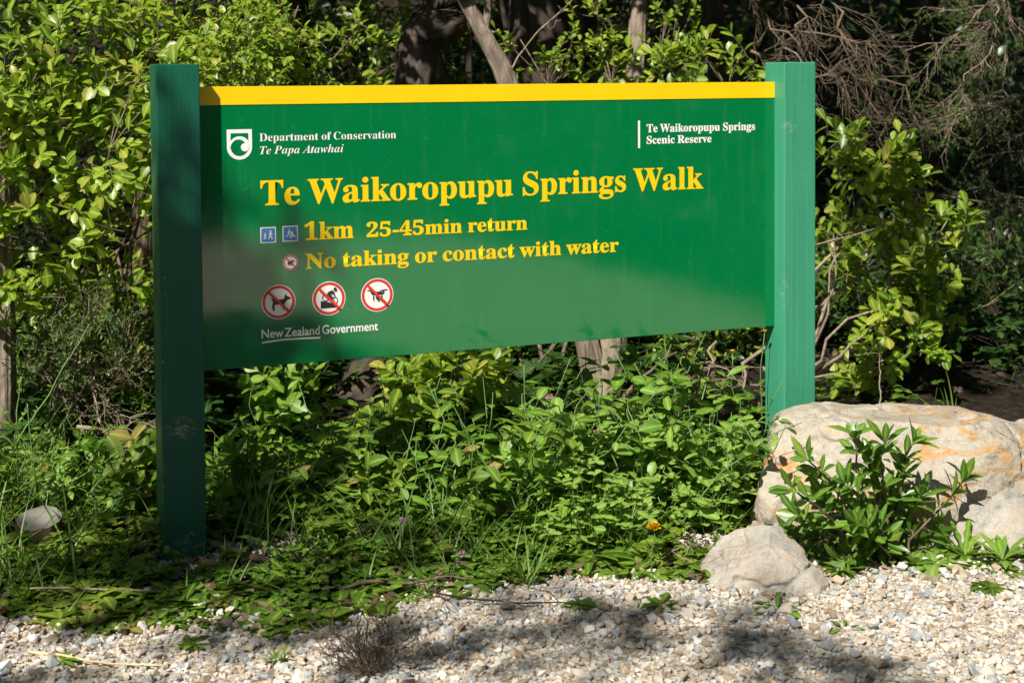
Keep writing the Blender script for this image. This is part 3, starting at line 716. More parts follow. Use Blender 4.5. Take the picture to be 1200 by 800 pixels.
specs = [((683, 470, 3.6, 34), (682, 60, 3.9, 20), (690, -60, 4.0, 18), 'bark_dark', 'slim dark straight trunk above the right half of the yellow stripe'),
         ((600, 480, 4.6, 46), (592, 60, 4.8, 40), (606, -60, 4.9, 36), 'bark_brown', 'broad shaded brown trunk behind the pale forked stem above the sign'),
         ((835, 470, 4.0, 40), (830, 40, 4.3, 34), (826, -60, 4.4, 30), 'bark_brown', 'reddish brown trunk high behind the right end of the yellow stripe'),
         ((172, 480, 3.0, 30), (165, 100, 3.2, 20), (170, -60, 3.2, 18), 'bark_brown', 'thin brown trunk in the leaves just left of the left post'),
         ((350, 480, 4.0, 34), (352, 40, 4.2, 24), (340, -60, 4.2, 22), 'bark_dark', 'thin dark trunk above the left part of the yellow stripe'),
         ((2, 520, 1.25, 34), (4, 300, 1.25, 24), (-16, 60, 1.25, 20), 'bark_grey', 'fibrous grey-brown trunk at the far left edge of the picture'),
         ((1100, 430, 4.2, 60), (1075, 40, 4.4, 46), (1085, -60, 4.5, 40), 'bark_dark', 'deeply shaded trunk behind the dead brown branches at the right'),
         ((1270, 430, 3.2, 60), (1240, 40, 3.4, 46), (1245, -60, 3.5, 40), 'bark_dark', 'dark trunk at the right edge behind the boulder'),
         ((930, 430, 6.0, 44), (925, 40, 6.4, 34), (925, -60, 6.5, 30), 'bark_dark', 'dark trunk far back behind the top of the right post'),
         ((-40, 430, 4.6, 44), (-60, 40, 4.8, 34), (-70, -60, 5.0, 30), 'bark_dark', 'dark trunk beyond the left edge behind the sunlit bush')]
for i, (a, b_, c_, bk, lab) in enumerate(specs):
    pa, pb_, pc = pxr(a[0], a[1], a[2], a[3]), pxr(b_[0], b_[1], b_[2], b_[3]), pxr(c_[0], c_[1], c_[2], c_[3])
    pa[2] = float(gz(pa[0], pa[1])) - .1
    top = (pc[0] + .1, pc[1] + .6, 4.0 + .25 * (i % 3))
    if i == 5: top = (pc[0] - .3, pc[1] + 1.4, 4.6)
    forest_tree([up_to([pa, pb_, pc], top)], top, 1.15, 110 + i, lab, bk, n=330)

# ---- leafy bushes at the forest edge
def B(px, py, Y, rx, ry, rz): p = at(px, py, Y=Y); return (p[0], p[1], p[2], rx, ry, rz)
big = 'broadleaf_bush'
leafy(big, foot(-30, 560) + [0, .8, 0], [B(-20, 250, 1.0, .34, .3, .40), B(30, 120, 1.1, .34, .3, .34), B(-50, 60, 1.3, .35, .3, .4), B(60, 330, 1.0, .26, .22, .22)], 205, .070, .040, 'obovate', 'leaf_bright',
      'tall bright green leafy bush in full sun at the far left edge', 'bush', 201, clump=7, sunward=1.0, per=8, tl=.17, nb=70)
leafy(big, foot(120, 560) + [0, .7, 0], [B(130, 215, .85, .20, .2, .24), B(125, 120, 1.2, .26, .25, .26), B(150, 300, .8, .14, .16, .16), B(75, 210, 1.0, .20, .2, .26)], 150, .072, .042, 'obovate', 'leaf_bright',
      'sunlit broad-leaved bush pressing against the outside of the left sign post', 'bush', 202, clump=7, sunward=1.0, per=8, tl=.16, nb=60)
leafy(big, foot(200, 560) + [0, 1.3, 0], [B(205, 45, 1.6, .32, .3, .26), B(255, 70, 2.0, .30, .3, .3), B(150, 20, 1.8, .35, .3, .25)], 105, .064, .037, 'obovate', 'leaf_bright',
      'leafy bush whose twigs rise above the top of the left sign post', 'bush', 203, clump=7, sunward=1.0, per=8, tl=.16, nb=60)
leafy(big, foot(1025, 520) + [0, .9, 0], [B(1030, 215, .95, .24, .2, .20), B(1000, 300, 1.0, .12, .15, .14), B(1075, 330, .9, .17, .14, .20), B(1050, 395, .9, .13, .12, .12), B(1110, 285, 1.0, .12, .12, .20), B(985, 180, 1.1, .10, .12, .10), B(1030, 440, .95, .07, .07, .12)], 185, .076, .044, 'obovate', 'leaf_bright',
      'sunlit glossy branches of a bush hanging between the right sign post and the dark forest', 'bush', 204, clump=5, sunward=1.0, per=8, tl=.15, nb=36, bark='dead_twig')
leafy(big, foot(800, 560) + [0, 1.6, 0], [B(800, 78, 1.7, .22, .2, .09), B(870, 70, 1.6, .16, .15, .09), B(720, 82, 1.9, .16, .15, .06)], 46, .075, .04, 'obovate', 'leaf_bright',
      'row of bright leafy twigs showing just above the right half of the yellow stripe', 'bush', 205, sunward=1.0, per=7, tl=.14, nb=30)
leafy(big, foot(340, 500) + [0, .3, 0], [B(290, 60, 1.3, .2, .2, .2), B(350, 40, 1.4, .24, .2, .22), B(415, 60, 1.5, .16, .2, .14), B(260, 90, 1.2, .14, .14, .10)], 170, .045, .024, 'oval', 'leaf_bright',
      'small-leaved sunlit bush rising behind the left part of the yellow stripe', 'bush', 211, clump=7, sunward=1.0, per=9, tl=.15, nb=50)
leafy(big, foot(680, 500) + [0, .4, 0], [B(650, 70, 1.8, .16, .15, .10), B(700, 40, 1.9, .2, .15, .16), B(780, 40, 1.9, .2, .15, .16), B(610, 60, 1.8, .12, .12, .10)], 48, .05, .03, 'obovate', 'leaf_bright',
      'loose sunlit twigs among the dark trunks above the middle of the yellow stripe', 'bush', 212, sunward=1.0, per=7, tl=.14, nb=30)
leafy('sapling', foot(335, 555) + [0, .1, 0], [B(335, 440, 1.0, .13, .12, .06), B(320, 480, 1.0, .12, .1, .07), B(350, 520, 1.0, .15, .12, .08), B(370, 465, 1.05, .07, .07, .07), B(320, 550, 1.0, .15, .12, .08), B(300, 440, 1.0, .08, .08, .05)], 66, .096, .056, 'oval', 'leaf_fresh',
      'broad-leaved sapling in sun below the left third of the sign panel', 'sapling', 206, sunward=1.0, per=5, tl=.12, nb=26, bark='stem_green')
leafy('sapling', foot(520, 555) + [0, .1, 0], [B(540, 432, .95, .17, .12, .07), B(480, 450, .95, .12, .1, .08), B(500, 490, .95, .2, .13, .09), B(560, 470, 1.0, .12, .1, .07), B(450, 515, .9, .12, .1, .06), B(530, 440, .9, .2, .1, .06)], 96, .088, .052, 'obovate', 'leaf_bright',
      'pale bright sapling under the middle of the panel beside the leaning trunk', 'sapling', 207, sunward=1.0, per=6, tl=.12, nb=36)
leafy('sapling', foot(770, 570) + [0, .6, 0], [B(790, 400, 1.0, .13, .1, .07), B(830, 480, .8, .16, .12, .10), B(760, 520, .7, .16, .12, .08)], 40, .06, .038, 'oval', 'leaf_fresh',
      'thin dark-stemmed sapling under the right end of the panel', 'sapling', 208, sunward=1.0, per=5, tl=.12, nb=24)
leafy('fine_leaved_bush', foot(110, 600) + [0, .5, 0], [B(105, 370, .75, .16, .15, .14), B(150, 420, .7, .12, .12, .12), B(60, 420, .8, .18, .15, .14)], 150, .024, .008, 'simple', 'fine',
      'fine-leaved yellowish bush left of the left post below the broad leaves', 'bush', 209, per=16, tl=.14, nb=50)
# ---- kanuka with dead brown twigs, top right
def brushwood(name, pts, label, cat, seed, n, ln, parent_mat='dead_twig', green=0):
    g = np.random.default_rng(seed); o = thing(name, pts[0][:3], label, cat)
    parts, starts, dirs = [], [], []
    for a, b_, r in zip(pts[::2], pts[1::2], [.009] * len(pts)):
        p = wavy(a[:3], b_[:3], 12, .10, g, .05); parts.append(tubes(p, np.linspace(r, r * .3, 12), 5))
        u = g.random(n); i = np.minimum((u * 11).astype(int), 10); f = (u * 11 - i)[:, None]
        q = p[i] * (1 - f) + p[i + 1] * f; d = nrm(p[-1] - p[0] + rvec(g, n) * .8 * np.linalg.norm(p[-1] - p[0]) + np.array([0, 0, -.15]))
        starts.append(q); dirs.append(d)
    q = np.concatenate(starts); d = np.concatenate(dirs); m_ = len(q)
    for lev in range(3):
        l = ln * (.5 + g.random(m_)) * (.72 ** lev); t = np.linspace(0, 1, 5)
        bend = rvec(g, m_) * .35 + np.array([0, 0, -.12]); pp = q[:, None] + d[:, None] * (l[:, None] * t)[..., None] + bend[:, None] * (l[:, None] * t ** 2)[..., None]
        parts.append(tubes(pp, np.outer(np.ones(m_), np.linspace(.0034, .0013, 5) * (.75 ** lev)), 3, cap=False))
        k = 3; i = g.integers(1, 5, (m_, k)); q2 = pp[np.arange(m_)[:, None], i].reshape(-1, 3); d = nrm(np.repeat(d, k, 0) + rvec(g, m_ * k) * .75); q = q2; m_ = len(q)
        if m_ > 5200:
            s = g.choice(m_, 5200, replace=False); q, d, m_ = q[s], d[s], 5200
    foliage('dead_wood', parts, M[parent_mat], o)
    if green:
        s = g.choice(len(q), min(green, len(q)), replace=False)
        lf, tw = twig_leaves(g, q[s], nrm(d[s] + [0, 0, -.3]), .09, 18, .016, .0045, 'simple', .1)
        foliage('foliage', [lf, tw], M['fine'], o)
    return o
def line(*a):
    return [at(x_, y_, Y=Y_) for x_, y_, Y_ in a]
brushwood('dead_branch', line((905, -30, 2.2), (1030, 80, 1.5), (960, -20, 2.0), (1090, 150, 1.6), (860, -20, 2.4), (990, 110, 1.8), (880, 60, 2.0), (1010, 60, 1.6)), 'pale bare tangle of dead branches hanging above the right sign post', 'branch', 301, 15, .15, parent_mat='twig')
brushwood('dead_branch', line((1230, 180, 2.0), (1010, 130, 1.8), (1240, 230, 1.9), (1060, 215, 1.6), (1250, 300, 2.0), (1090, 330, 2.0)), 'brown twiggy dead branches in the shade at the right, over the hanging bush', 'branch', 302, 24, .17, green=420, parent_mat='twig')
brushwood('dead_branch', line((1230, -30, 2.0), (1060, 60, 1.6), (1260, 60, 1.8), (1120, 130, 1.5), (1200, -40, 1.7), (1130, 100, 1.4)), 'dim branch with fine green needles in the top right corner', 'branch', 303, 20, .16, green=620)
leafy('understorey_shrub', onground(4.1, 1.7), [(4.0, 1.6, .32, .42, .35, .3), (3.5, 2.0, .3, .4, .3, .28), (4.7, 1.4, .35, .45, .4, .32)], 150, .06, .032, 'oval', 'leaf_dark', 'dark low shrub behind the right end of the boulder', 'shrub', 480, per=8, tl=.2, nb=36, r0=.008)
brushwood('dead_branch', line((1240, 380, 2.2), (1090, 450, 2.0), (1230, 300, 2.3), (1130, 430, 2.2)), 'dark fallen brushwood behind the boulder at the right', 'branch', 304, 22, .15, parent_mat='twig')
brushwood('dead_branch', line((1250, 455, .8), (1120, 470, 1.0), (1270, 400, 1.2), (1100, 440, 1.4), (1260, 480, .5), (1150, 450, .9), (1230, 350, 1.5), (1090, 420, 1.7)), 'low dark dead brushwood just behind the right end of the boulder', 'branch', 308, 24, .16, parent_mat='bark_dark', green=260)
brushwood('dead_branch', line((60, 430, .9), (150, 480, .7), (40, 400, .9), (140, 430, .8), (90, 500, .7), (180, 505, .6)), 'dry pale twigs tangled in the weeds left of the left post', 'branch', 305, 10, .09)
brushwood('dead_branch', line((900, 405, .9), (790, 470, .9), (905, 440, 1.0), (815, 425, 1.0), (840, 400, 1.2), (800, 500, .9), (900, 480, .8), (850, 450, .9)), 'bare brown stalks crossing in the dark gap beside the right post', 'branch', 306, 5, .10)
brushwood('dead_branch', line((630, 500, 1.1), (560, 520, 1.0), (640, 480, 1.3), (570, 500, 1.2)), 'curled dry twigs on the ground between the sapling and the twin-stemmed tree', 'branch', 307, 7, .09)

# ---- understorey and forest floor, seen between the leaves
gU = np.random.default_rng(401)
us = [(-60, 150, 3.2), (40, 60, 3.6), (260, 60, 3.4), (330, 90, 4.2), (420, 40, 4.4), (440, 90, 3.2), (540, 60, 5.0), (640, 50, 4.4), (720, 40, 4.8), (780, 60, 3.4), (860, 50, 4.6), (110, 400, 3.0), (280, 470, 2.6), (340, 440, 3.4), (600, 470, 3.2), (650, 440, 3.6), (780, 440, 3.0), (950, 330, 3.0), (1000, 60, 4.2), (1150, 250, 3.6), (1220, 120, 3.6), (930, 480, 2.6), (500, 460, 4.2), (1180, 430, 3.0), (270, 520, 1.7), (560, 510, 2.0), (620, 520, 2.2), (680, 520, 2.2), (780, 520, 1.9), (850, 500, 2.2), (980, 450, 1.9), (1120, 470, 2.0), (1230, 470, 2.2), (60, 480, 1.6), (150, 470, 1.5), (720, 470, 2.6), (880, 440, 2.6), (820, 460, 2.4), (300, 430, 2.2), (900, 520, 1.7), (1020, 440, 2.4), (1080, 400, 2.6), (1160, 380, 2.6), (1260, 400, 2.4), (650, 400, 2.8), (560, 440, 2.8)]
for i, (px_, py_, Y_) in enumerate(us):
    p = at(px_, py_, Y=Y_); p[2] = max(p[2], .36); s = .42 + .12 * gU.random()
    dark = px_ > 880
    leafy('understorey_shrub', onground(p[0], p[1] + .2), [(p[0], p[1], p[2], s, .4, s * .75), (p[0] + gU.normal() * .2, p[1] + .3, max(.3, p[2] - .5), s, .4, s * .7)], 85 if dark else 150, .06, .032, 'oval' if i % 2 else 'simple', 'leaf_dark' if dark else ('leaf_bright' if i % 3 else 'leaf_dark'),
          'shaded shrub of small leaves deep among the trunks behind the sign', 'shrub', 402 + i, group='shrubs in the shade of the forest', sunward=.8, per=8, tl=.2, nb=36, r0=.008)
n = 9000
x = gU.uniform(-7, 12, n); y = gU.uniform(.9, 13, n); e = nrm(np.stack([gU.normal(size=n) * .5, gU.normal(size=n) * .5, np.ones(n)], -1))
d = rvec(gU, n); d[:, 2] *= .2
tag(foliage('fallen_leaves', [leaf_mesh(np.stack([x, y, gz(x, y) + .012 + .02 * gU.random(n)], -1), d, e, .05 + .04 * gU.random(n), .03, 'oval', .3, .2, rng=gU)], M['litter']), kind='stuff')
n = 19000
x = gU.uniform(-5, 8, n); y = gU.uniform(-.7, 4.2, n); tpx = to_px(np.stack([x, y, 0 * x], -1))[0]; k = (y > np.where(x > 4.2, -.35 + .2 * np.sin(x * 3), np.where(x > 2.4, 1.9, np.where(x < -1.75, -.1, np.where((np.abs(tpx - 405) < 45) | (np.abs(tpx - 705) < 40), 1.75, 1.0))))) & (gU.random(n) < ss(-.4, .2, fbm(np.stack([x * 1.7, y * 1.7, 0 * x], -1), 95, 2) + .1 + .3 * (x > 2.4) + .3 * (x < -1.75) + .2 * ((tpx > 480) & (tpx < 670)))); UG = (x[k], y[k])
n = 2600
x = gU.uniform(-1.5, 2.2, n); y = gU.uniform(-1.0, .9, n); k = edge_d(x, y) > 0; x, y = x[k], y[k]; n = len(x); d = rvec(gU, n); d[:, 2] *= .3; e = nrm(np.stack([gU.normal(size=n) * .5, gU.normal(size=n) * .5, np.ones(n)], -1))
tag(foliage('fallen_leaves', [leaf_mesh(np.stack([x, y, gz(x, y) + .008 + .02 * gU.random(n)], -1), d, e, .03 + .03 * gU.random(n), .018, 'oval', .3, .2, rng=gU)], M['litter']), kind='stuff')
n = 900
x = gU.uniform(-1.4, 3.2, n); y = gU.uniform(-2.2, .2, n); k = (edge_d(x, y) < .02) & (gU.random(n) < .35 + .65 * np.exp(edge_d(x, y) * 4)); x, y = x[k], y[k]; n = len(x); d = rvec(gU, n); d[:, 2] *= .3; e = nrm(np.stack([gU.normal(size=n) * .4, gU.normal(size=n) * .4, np.ones(n)], -1))
tag(foliage('leaf_litter', [leaf_mesh(np.stack([x, y, gz(x, y) + .014 + .004 * gU.random(n)], -1), d, e, .012 + .03 * gU.random(n) ** 2, .003 + .008 * gU.random(n), 'oval', .3, .2, rng=gU)], M['litter']), kind='stuff')
n = 16000
s = gU.uniform(-9, 10, n); dd = gU.uniform(11.5, 17.5, n); x = CAM[0] + .37 * dd + .929 * s; y = CAM[1] + .929 * dd - .37 * s
zb = gz(x, y); z = zb + gU.random(n) ** 1.5 * 4.2
d = rvec(gU, n); e = nrm(SUN + rvec(gU, n) * .8)
tag(foliage('distant_foliage', [leaf_mesh(np.stack([x, y, z], -1), d, e, .13 + .1 * gU.random(n), .09, 'simple', .1, .2, rng=gU)], M['leaf_dark']), kind='stuff')

# ---- weeds along the foot of the sign: ground cover and grass as masses
g = np.random.default_rng(501)
def herb_leaves(g, x, y, hmax, L, kind, m3=3, tintm=.45):
    """Small plants of m3 leaflets on a short stalk."""
    n = len(x); h = hmax * (.25 + .75 * g.random(n)); z0 = gz(x, y)
    lean = g.normal(size=(n, 2)) * .35 * h[:, None]
    top = np.stack([x + lean[:, 0], y + lean[:, 1], z0 + h], -1); bot = np.stack([x, y, z0 - .005], -1)
    st = tubes(bot[:, None] + (top - bot)[:, None] * np.array([0, .5, 1])[None, :, None], np.full((n, 3), .0011), 3, cap=False)
    lp, ld, ln = [], [], []; a0 = g.random(n) * 6.28; tn = np.clip(g.normal(tintm, .16, n), 0, 1)
    for k in range(m3):
        a = a0 + k * 2 * math.pi / m3 + g.normal(size=n) * .15
        ld.append(np.stack([np.cos(a), np.sin(a), .25 + .3 * g.normal(size=n)], -1)); lp.append(top); ln.append(np.stack([-.3 * np.cos(a), -.3 * np.sin(a), np.ones(n)], -1) + g.normal(size=(n, 3)) * .25 + SUN * .2)
    sc = L * (.55 + .7 * np.tile(g.random(n), m3))
    return leaf_mesh(np.concatenate(lp), np.concatenate(ld), np.concatenate(ln), sc, sc * .72, kind, .2, .2, np.tile(tn, m3)), st
n = 23000
x = g.uniform(-1.6, 3.3, n); y = g.uniform(-1.6, 1.1, n); e = edge_d(x, y)
px, py = to_px(np.stack([x, y, 0 * x], -1))
npo = np.exp(-(((x - pb[0] - .10) / .46) ** 2 + ((y - pb[1] + .02) / .14) ** 2) ** 2); ng = np.exp(-(((x - gap[0]) / .2) ** 2 + ((y - gap[1]) / .2) ** 2) ** 2)
patch = fbm(np.stack([x * 2.6, y * 2.6, 0 * x + 3], -1), 61, 3)
pr = ss(-.02, .10, e + .18 * patch) * (1 - .93 * np.maximum(npo, ng)) * ss(-.35, .15, patch + .38) * np.where(x > 1.95, .45, 1) * (1 - .55 * ss(.35, .75, e)) * (1 - .8 * ss(.05, .3, fbm(np.stack([x * 3.1, y * 3.1, 0 * x + 40], -1), 98, 3)) * ss(.15, .4, e))
inr = (np.abs(x - 2.5) < .62) & (y > -1.05 - .4 * (x - 2.46)) & (y < -.35 - .4 * (x - 2.46))
ins = ((x - 2.46) * .93 + (y + .62) * -.37); inn = ((x - 2.46) * .37 + (y + .62) * .93)
onrock = (np.abs(ins) < .68) & (np.abs(inn) < .36)
k = (g.random(n) < pr) & (px > -150) & (px < 1350) & ~onrock; x, y, e = x[k], y[k], e[k]
hh = (.012 + .085 * ss(.05, .6, e) * (.3 + 1.1 * g.random(len(x)))) * (.6 + .9 * ss(-.3, .4, fbm(np.stack([x * 1.9, y * 1.9, 0 * x], -1), 91, 2)))
tp = np.clip(.5 + 1.1 * fbm(np.stack([x * 2.2, y * 2.2, 0 * x + 9], -1), 92, 3), .05, .95)
a = g.random(len(x)); parts = []
for lo, hi, kind, L, m3 in ((0, .3, 'oval', .032, 4), (.3, .62, 'round', .024, 3), (.62, .9, 'lance', .034, 4), (.9, 1, 'oval', .062, 4)):
    s = (a >= lo) & (a < hi); parts += list(herb_leaves(g, x[s], y[s], hh[s], L, kind, m3, tp[s]))
tag(foliage('ground_cover', parts, M['leaf_herb']), kind='stuff')
n = 4600
x = g.uniform(.9, 2.3, n); y = g.uniform(-.75, .35, n); px, py = to_px(np.stack([x, y, 0 * x], -1)); pc = fbm(np.stack([x * 4, y * 4, 0 * x], -1), 97, 3)
k = (edge_d(x, y) > .30) & (g.random(n) < ss(.06, .22, pc) * ss(600, 720, px)) & (px < 850) & ~((np.abs((x - 2.46) * .93 + (y + .62) * -.37) < .68) & (np.abs((x - 2.46) * .37 + (y + .62) * .93) < .36)); x, y, pc = x[k], y[k], pc[k]
tag(foliage('clover_patch', list(herb_leaves(g, x, y, .03 + .30 * np.clip(pc + .35, 0, 1) * (.3 + g.random(len(x))), .034, 'round', 3, .6)), M['leaf_clover']), kind='stuff')
n = 9500
x = g.uniform(-1.6, 2.6, n); y = g.uniform(-1.5, 1.0, n); e = edge_d(x, y); px, py = to_px(np.stack([x, y, 0 * x], -1))
den = np.exp(-((px - 600) / 190) ** 2) + .9 * np.exp(-((px - 0) / 90) ** 2) + .15
k = (g.random(n) < den * ss(.02, .22, e) * ss(-.35, .15, fbm(np.stack([x * 4, y * 4, 0 * x], -1), 71, 2) + .1)) & (px > -150) & (px < 880); x, y, px, e = x[k], y[k], px[k], e[k]; n = len(x)
aa = g.random(n) * 6.28; hgt = (.05 + .16 * g.random(n) ** 1.5) * (.5 + .8 * ss(.05, .4, e)) * np.where(px < 100, 1.6, 1)
d = np.stack([np.cos(aa) * .45, np.sin(aa) * .45, np.ones(n)], -1) + g.normal(size=(n, 3)) * .12
e3 = np.stack([-np.cos(aa), -np.sin(aa), .5 + 0 * aa], -1)
tag(foliage('grass', [leaf_mesh(np.stack([x, y, gz(x, y) - .005], -1), d, e3, hgt, .005 + .003 * g.random(n), 'blade', .25 + .35 * g.random(n), .35, np.clip(g.normal(.45, .22, n), 0, 1))], M['grass']), kind='stuff')

x, y = UG; hh = .06 + .30 * g.random(len(x)) ** 1.6
tag(foliage('undergrowth', list(herb_leaves(g, x, y, hh, .075, 'oval', 5)), M['leaf_dark']), kind='stuff')

# ---- single tall weeds (copies of four), each a thing
def weed(seed, h, ns, L, kind, lm):
    g = np.random.default_rng(seed); o = thing('leafy_weed', (0, 0, 0), None, 'weed', 'tall weeds below the sign'); lv, st = [], []
    for i in range(ns):
        d = np.array([g.normal() * .42, g.normal() * .42, 1]); hh = h * (.6 + .5 * g.random()); k = 7
        p = wavy((g.normal() * .02, g.normal() * .02, -.02), d * hh, k, .07, g); st.append(tubes(p, np.linspace(.0026, .001, k), 4))
        m_ = int(8 + 9 * g.random()); u = np.sort(g.uniform(.12, 1, m_)); c = np.stack([np.interp(u, np.linspace(0, 1, k), p[:, q]) for q in range(3)], -1)
        ph = np.arange(m_) * 2.4 + g.random(); ph = ph + g.normal(size=m_) * .5; dr = np.stack([np.cos(ph), np.sin(ph), .25 + .45 * g.normal(size=m_)], -1)
        lv.append(leaf_mesh(c, dr, np.stack([-.3 * np.cos(ph), -.3 * np.sin(ph), 1 + 0 * ph], -1) + g.normal(size=(m_, 3)) * .4 + SUN * .5, L * (1.2 - .6 * u) * (.6 + .7 * g.random(m_)), L * .55 * (1.2 - .6 * u) * (.7 + .5 * g.random(m_)), kind, .25, .2, np.clip(g.normal(.5, .2, m_), 0, 1)))
    foliage('foliage', lv, M[lm], o, 'local'); foliage('stem', st, M['stem_green'], o, 'local'); return o
protos = [weed(601, .34, 5, .060, 'oval', 'leaf_fresh'), weed(602, .28, 6, .062, 'round', 'leaf_clover'), weed(603, .42, 4, .07, 'lance', 'leaf_herb'), weed(604, .24, 7, .052, 'oval', 'leaf_clover')]
zones = [(400, 640, 585, 645, 14, (0, 2, 3)), (640, 880, 575, 628, 22, (1, 3, 0)), (-20, 175, 520, 640, 18, (0, 2, 3)), (250, 420, 575, 630, 5, (0, 2)), (860, 890, 575, 620, 3, (1, 3))]
first = set()
names = {0: 'in the shade under the panel', 1: 'in full sun between twin stems and boulder', 2: 'left of the left post', 3: 'just right of the left post', 4: 'against the left end of the boulder'}
kinds = {0: 'broad oval leaves', 1: 'round pale clover-like leaflets', 2: 'long narrow leaves', 3: 'small oval leaflets'}
for zi, (x0, x1, y0, y1, cnt, pk) in enumerate(zones):
    for j in range(cnt):
        i = pk[j % len(pk)]; p = foot(g.uniform(x0, x1), g.uniform(y0, y1))
        o = protos[i] if i not in first else copy_tree(protos[i]); first.add(i)
        o.location = p; o.rotation_euler = (0, 0, g.random() * 6.28); sc = (.75 + .5 * g.random()) * (1.5 if zi == 1 else 1.25 if zi == 0 else 1); o.scale = (sc, sc, sc)
        o['label'] = 'weed with %s %s' % (kinds[i], names[zi]); o['group'] = 'weeds growing ' + names[zi]
for i, (px_, py_, hh_, L_, lm_, kd, lab) in enumerate([(612, 610, .20, .085, 'leaf_fresh', 'oval', 'clump of large heart-like leaves left of the twin stems'), (575, 625, .13, .06, 'leaf_herb', 'oval', 'low clump of broad dark leaves under the middle of the panel'), (700, 606, .17, .055, 'leaf_clover', 'round', 'pale leafy clump in sun below the twin stems'), (790, 600, .2, .05, 'leaf_clover', 'round', 'pale leafy clump in sun right of the twin stems'),
        (840, 606, .15, .05, 'leaf_fresh', 'oval', 'sunlit leafy clump close to the boulder'), (745, 620, .12, .05, 'leaf_fresh', 'oval', 'sunlit leafy clump just behind the yellow dandelion-like flower'), (445, 615, .2, .07, 'leaf_herb', 'oval', 'shaded clump of broad leaves below the left part of the panel'), (160, 612, .22, .075, 'leaf_herb', 'oval', 'broad-leaved clump against the outside of the left post foot'), (110, 600, .25, .06, 'leaf_fresh', 'oval', 'green clump between the stump and the left post'), (280, 612, .2, .07, 'leaf_fresh', 'oval', 'green clump just right of the left post foot')]):
    b = foot(px_, py_); leafy('leafy_clump', b, [(b[0], b[1], b[2] + hh_ * .6, .12, .09, hh_ * .5)], 26, L_, L_ * .62, kd, lm_, lab, 'weed', 650 + i, per=5, tl=.09, r0=.003, nb=22, curl=.25, bark='stem_green', sunward=.6)
# ---- grass tufts and long blades
def tuft(seed, n, h, wd, curl, lm='grass'):
    g = np.random.default_rng(seed); a = g.random(n) * 6.28
    d = np.stack([np.cos(a) * .35, np.sin(a) * .35, np.ones(n)], -1) + g.normal(size=(n, 3)) * .1
    return mesh_of('grass_tuft', *(lambda q: (q[0], q[1], M[lm], {'tint': q[2], 'rib': q[3]}))(leaf_mesh(np.stack([g.normal(size=n) * .012, g.normal(size=n) * .012, 0 * a - .01], -1), d, np.stack([-np.cos(a), -np.sin(a), .4 + 0 * a], -1), h * (.5 + .6 * g.random(n)), wd * (.7 + .5 * g.random(n)), 'blade', curl * (.4 + g.random(n)), .4, np.clip(g.normal(.5, .2, n), 0, 1))))
tm = [tuft(701, 16, .32, .007, .45), tuft(702, 11, .22, .010, .5), tuft(703, 9, .50, .009, .4)]
for i, (px_, py_, k, lab) in enumerate([(15, 600, 2, 'left edge'), (40, 585, 2, 'left edge'), (-10, 640, 0, 'left edge'), (70, 610, 0, 'left edge'), (100, 640, 1, 'left edge'), (20, 560, 2, 'left edge'),
        (470, 660, 0, 'centre'), (520, 640, 0, 'centre'), (560, 655, 1, 'centre'), (600, 640, 0, 'centre'), (655, 640, 0, 'centre'), (690, 650, 0, 'centre'), (720, 640, 0, 'centre'), (740, 655, 1, 'centre'), (650, 600, 2, 'centre'), (685, 590, 2, 'centre'), (735, 590, 2, 'centre'), (430, 650, 1, 'centre'), (300, 640, 0, 'centre'), (350, 650, 1, 'centre')]):
    o = obj('grass_tuft', tm[k]); o.location = foot(px_, py_); o.rotation_euler = (0, 0, g.random() * 6.28); s = .8 + .4 * g.random(); o.scale = (s, s, s)
    tag(o, 'tuft of long grass blades among the weeds ' + ('at the left edge' if lab == 'left edge' else 'below the sign panel'), 'grass tuft', 'grass tufts ' + ('at the left edge' if lab == 'left edge' else 'below the sign'))
o = obj('grass_tuft', tuft(711, 14, .26, .007, .55)); o.location = foot(615, 688); tag(o, 'single grass tuft with one tall seed stalk at the gravel edge', 'grass tuft')
o = obj('grass_tuft', tuft(712, 8, .34, .008, .8)); p = foot(1170, 560); o.location = (p[0] + .25, p[1] + .6, p[2]); tag(o, 'arching grass blades behind the right end of the boulder', 'grass tuft')
# ---- rosettes on the gravel
def rosette(px_, py_, n, L, W_, kind, lm, label, seed, upd=.35):
    g = np.random.default_rng(seed); b = foot(px_, py_); a = np.arange(n) * 2.4 + g.random(); o = thing('rosette_weed', b, label, 'weed')
    d = np.stack([np.cos(a), np.sin(a), upd * (.3 + g.random(n))], -1); e = np.stack([-.4 * np.cos(a), -.4 * np.sin(a), np.ones(n)], -1) + g.normal(size=(n, 3)) * .15
    foliage('leaf_rosette', [leaf_mesh(b + d * .004 + np.array([0, 0, .008]), d, e, L * (.6 + .5 * g.random(n)), W_ * (.7 + .5 * g.random(n)), kind, .3, .25, rng=g)], M[lm], o); return o
rosette(911, 718, 7, .10, .022, 'dock', 'leaf_herb', 'small flat weed alone on gravel below the low grey rock', 801)
rosette(990, 735, 4, .07, .012, 'lance', 'leaf_herb', 'tiny sprig of weed in the bright gravel', 802)
rosette(680, 712, 8, .055, .022, 'oval', 'leaf_fresh', 'small bright weed at the gravel edge below the grass', 803)
rosette(775, 712, 12, .085, .020, 'lance', 'leaf_herb', 'dark weed patch on the gravel left of the low rock', 804)
rosette(225, 757, 14, .06, .024, 'oval', 'leaf_herb', 'little weed on the gravel below the left post', 805)
rosette(70, 778, 12, .055, .02, 'oval', 'leaf_fresh', 'low weed on gravel near the bottom left corner beside the straw', 806)
rosette(325, 778, 18, .06, .007, 'blade', 'grass', 'thin grassy weed at the bottom edge in gravel', 807, .9)
rosette(1050, 655, 11, .19, .060, 'dock', 'leaf_clover', 'broad toothed dandelion leaves at the foot of the rock shrub', 808, .2)
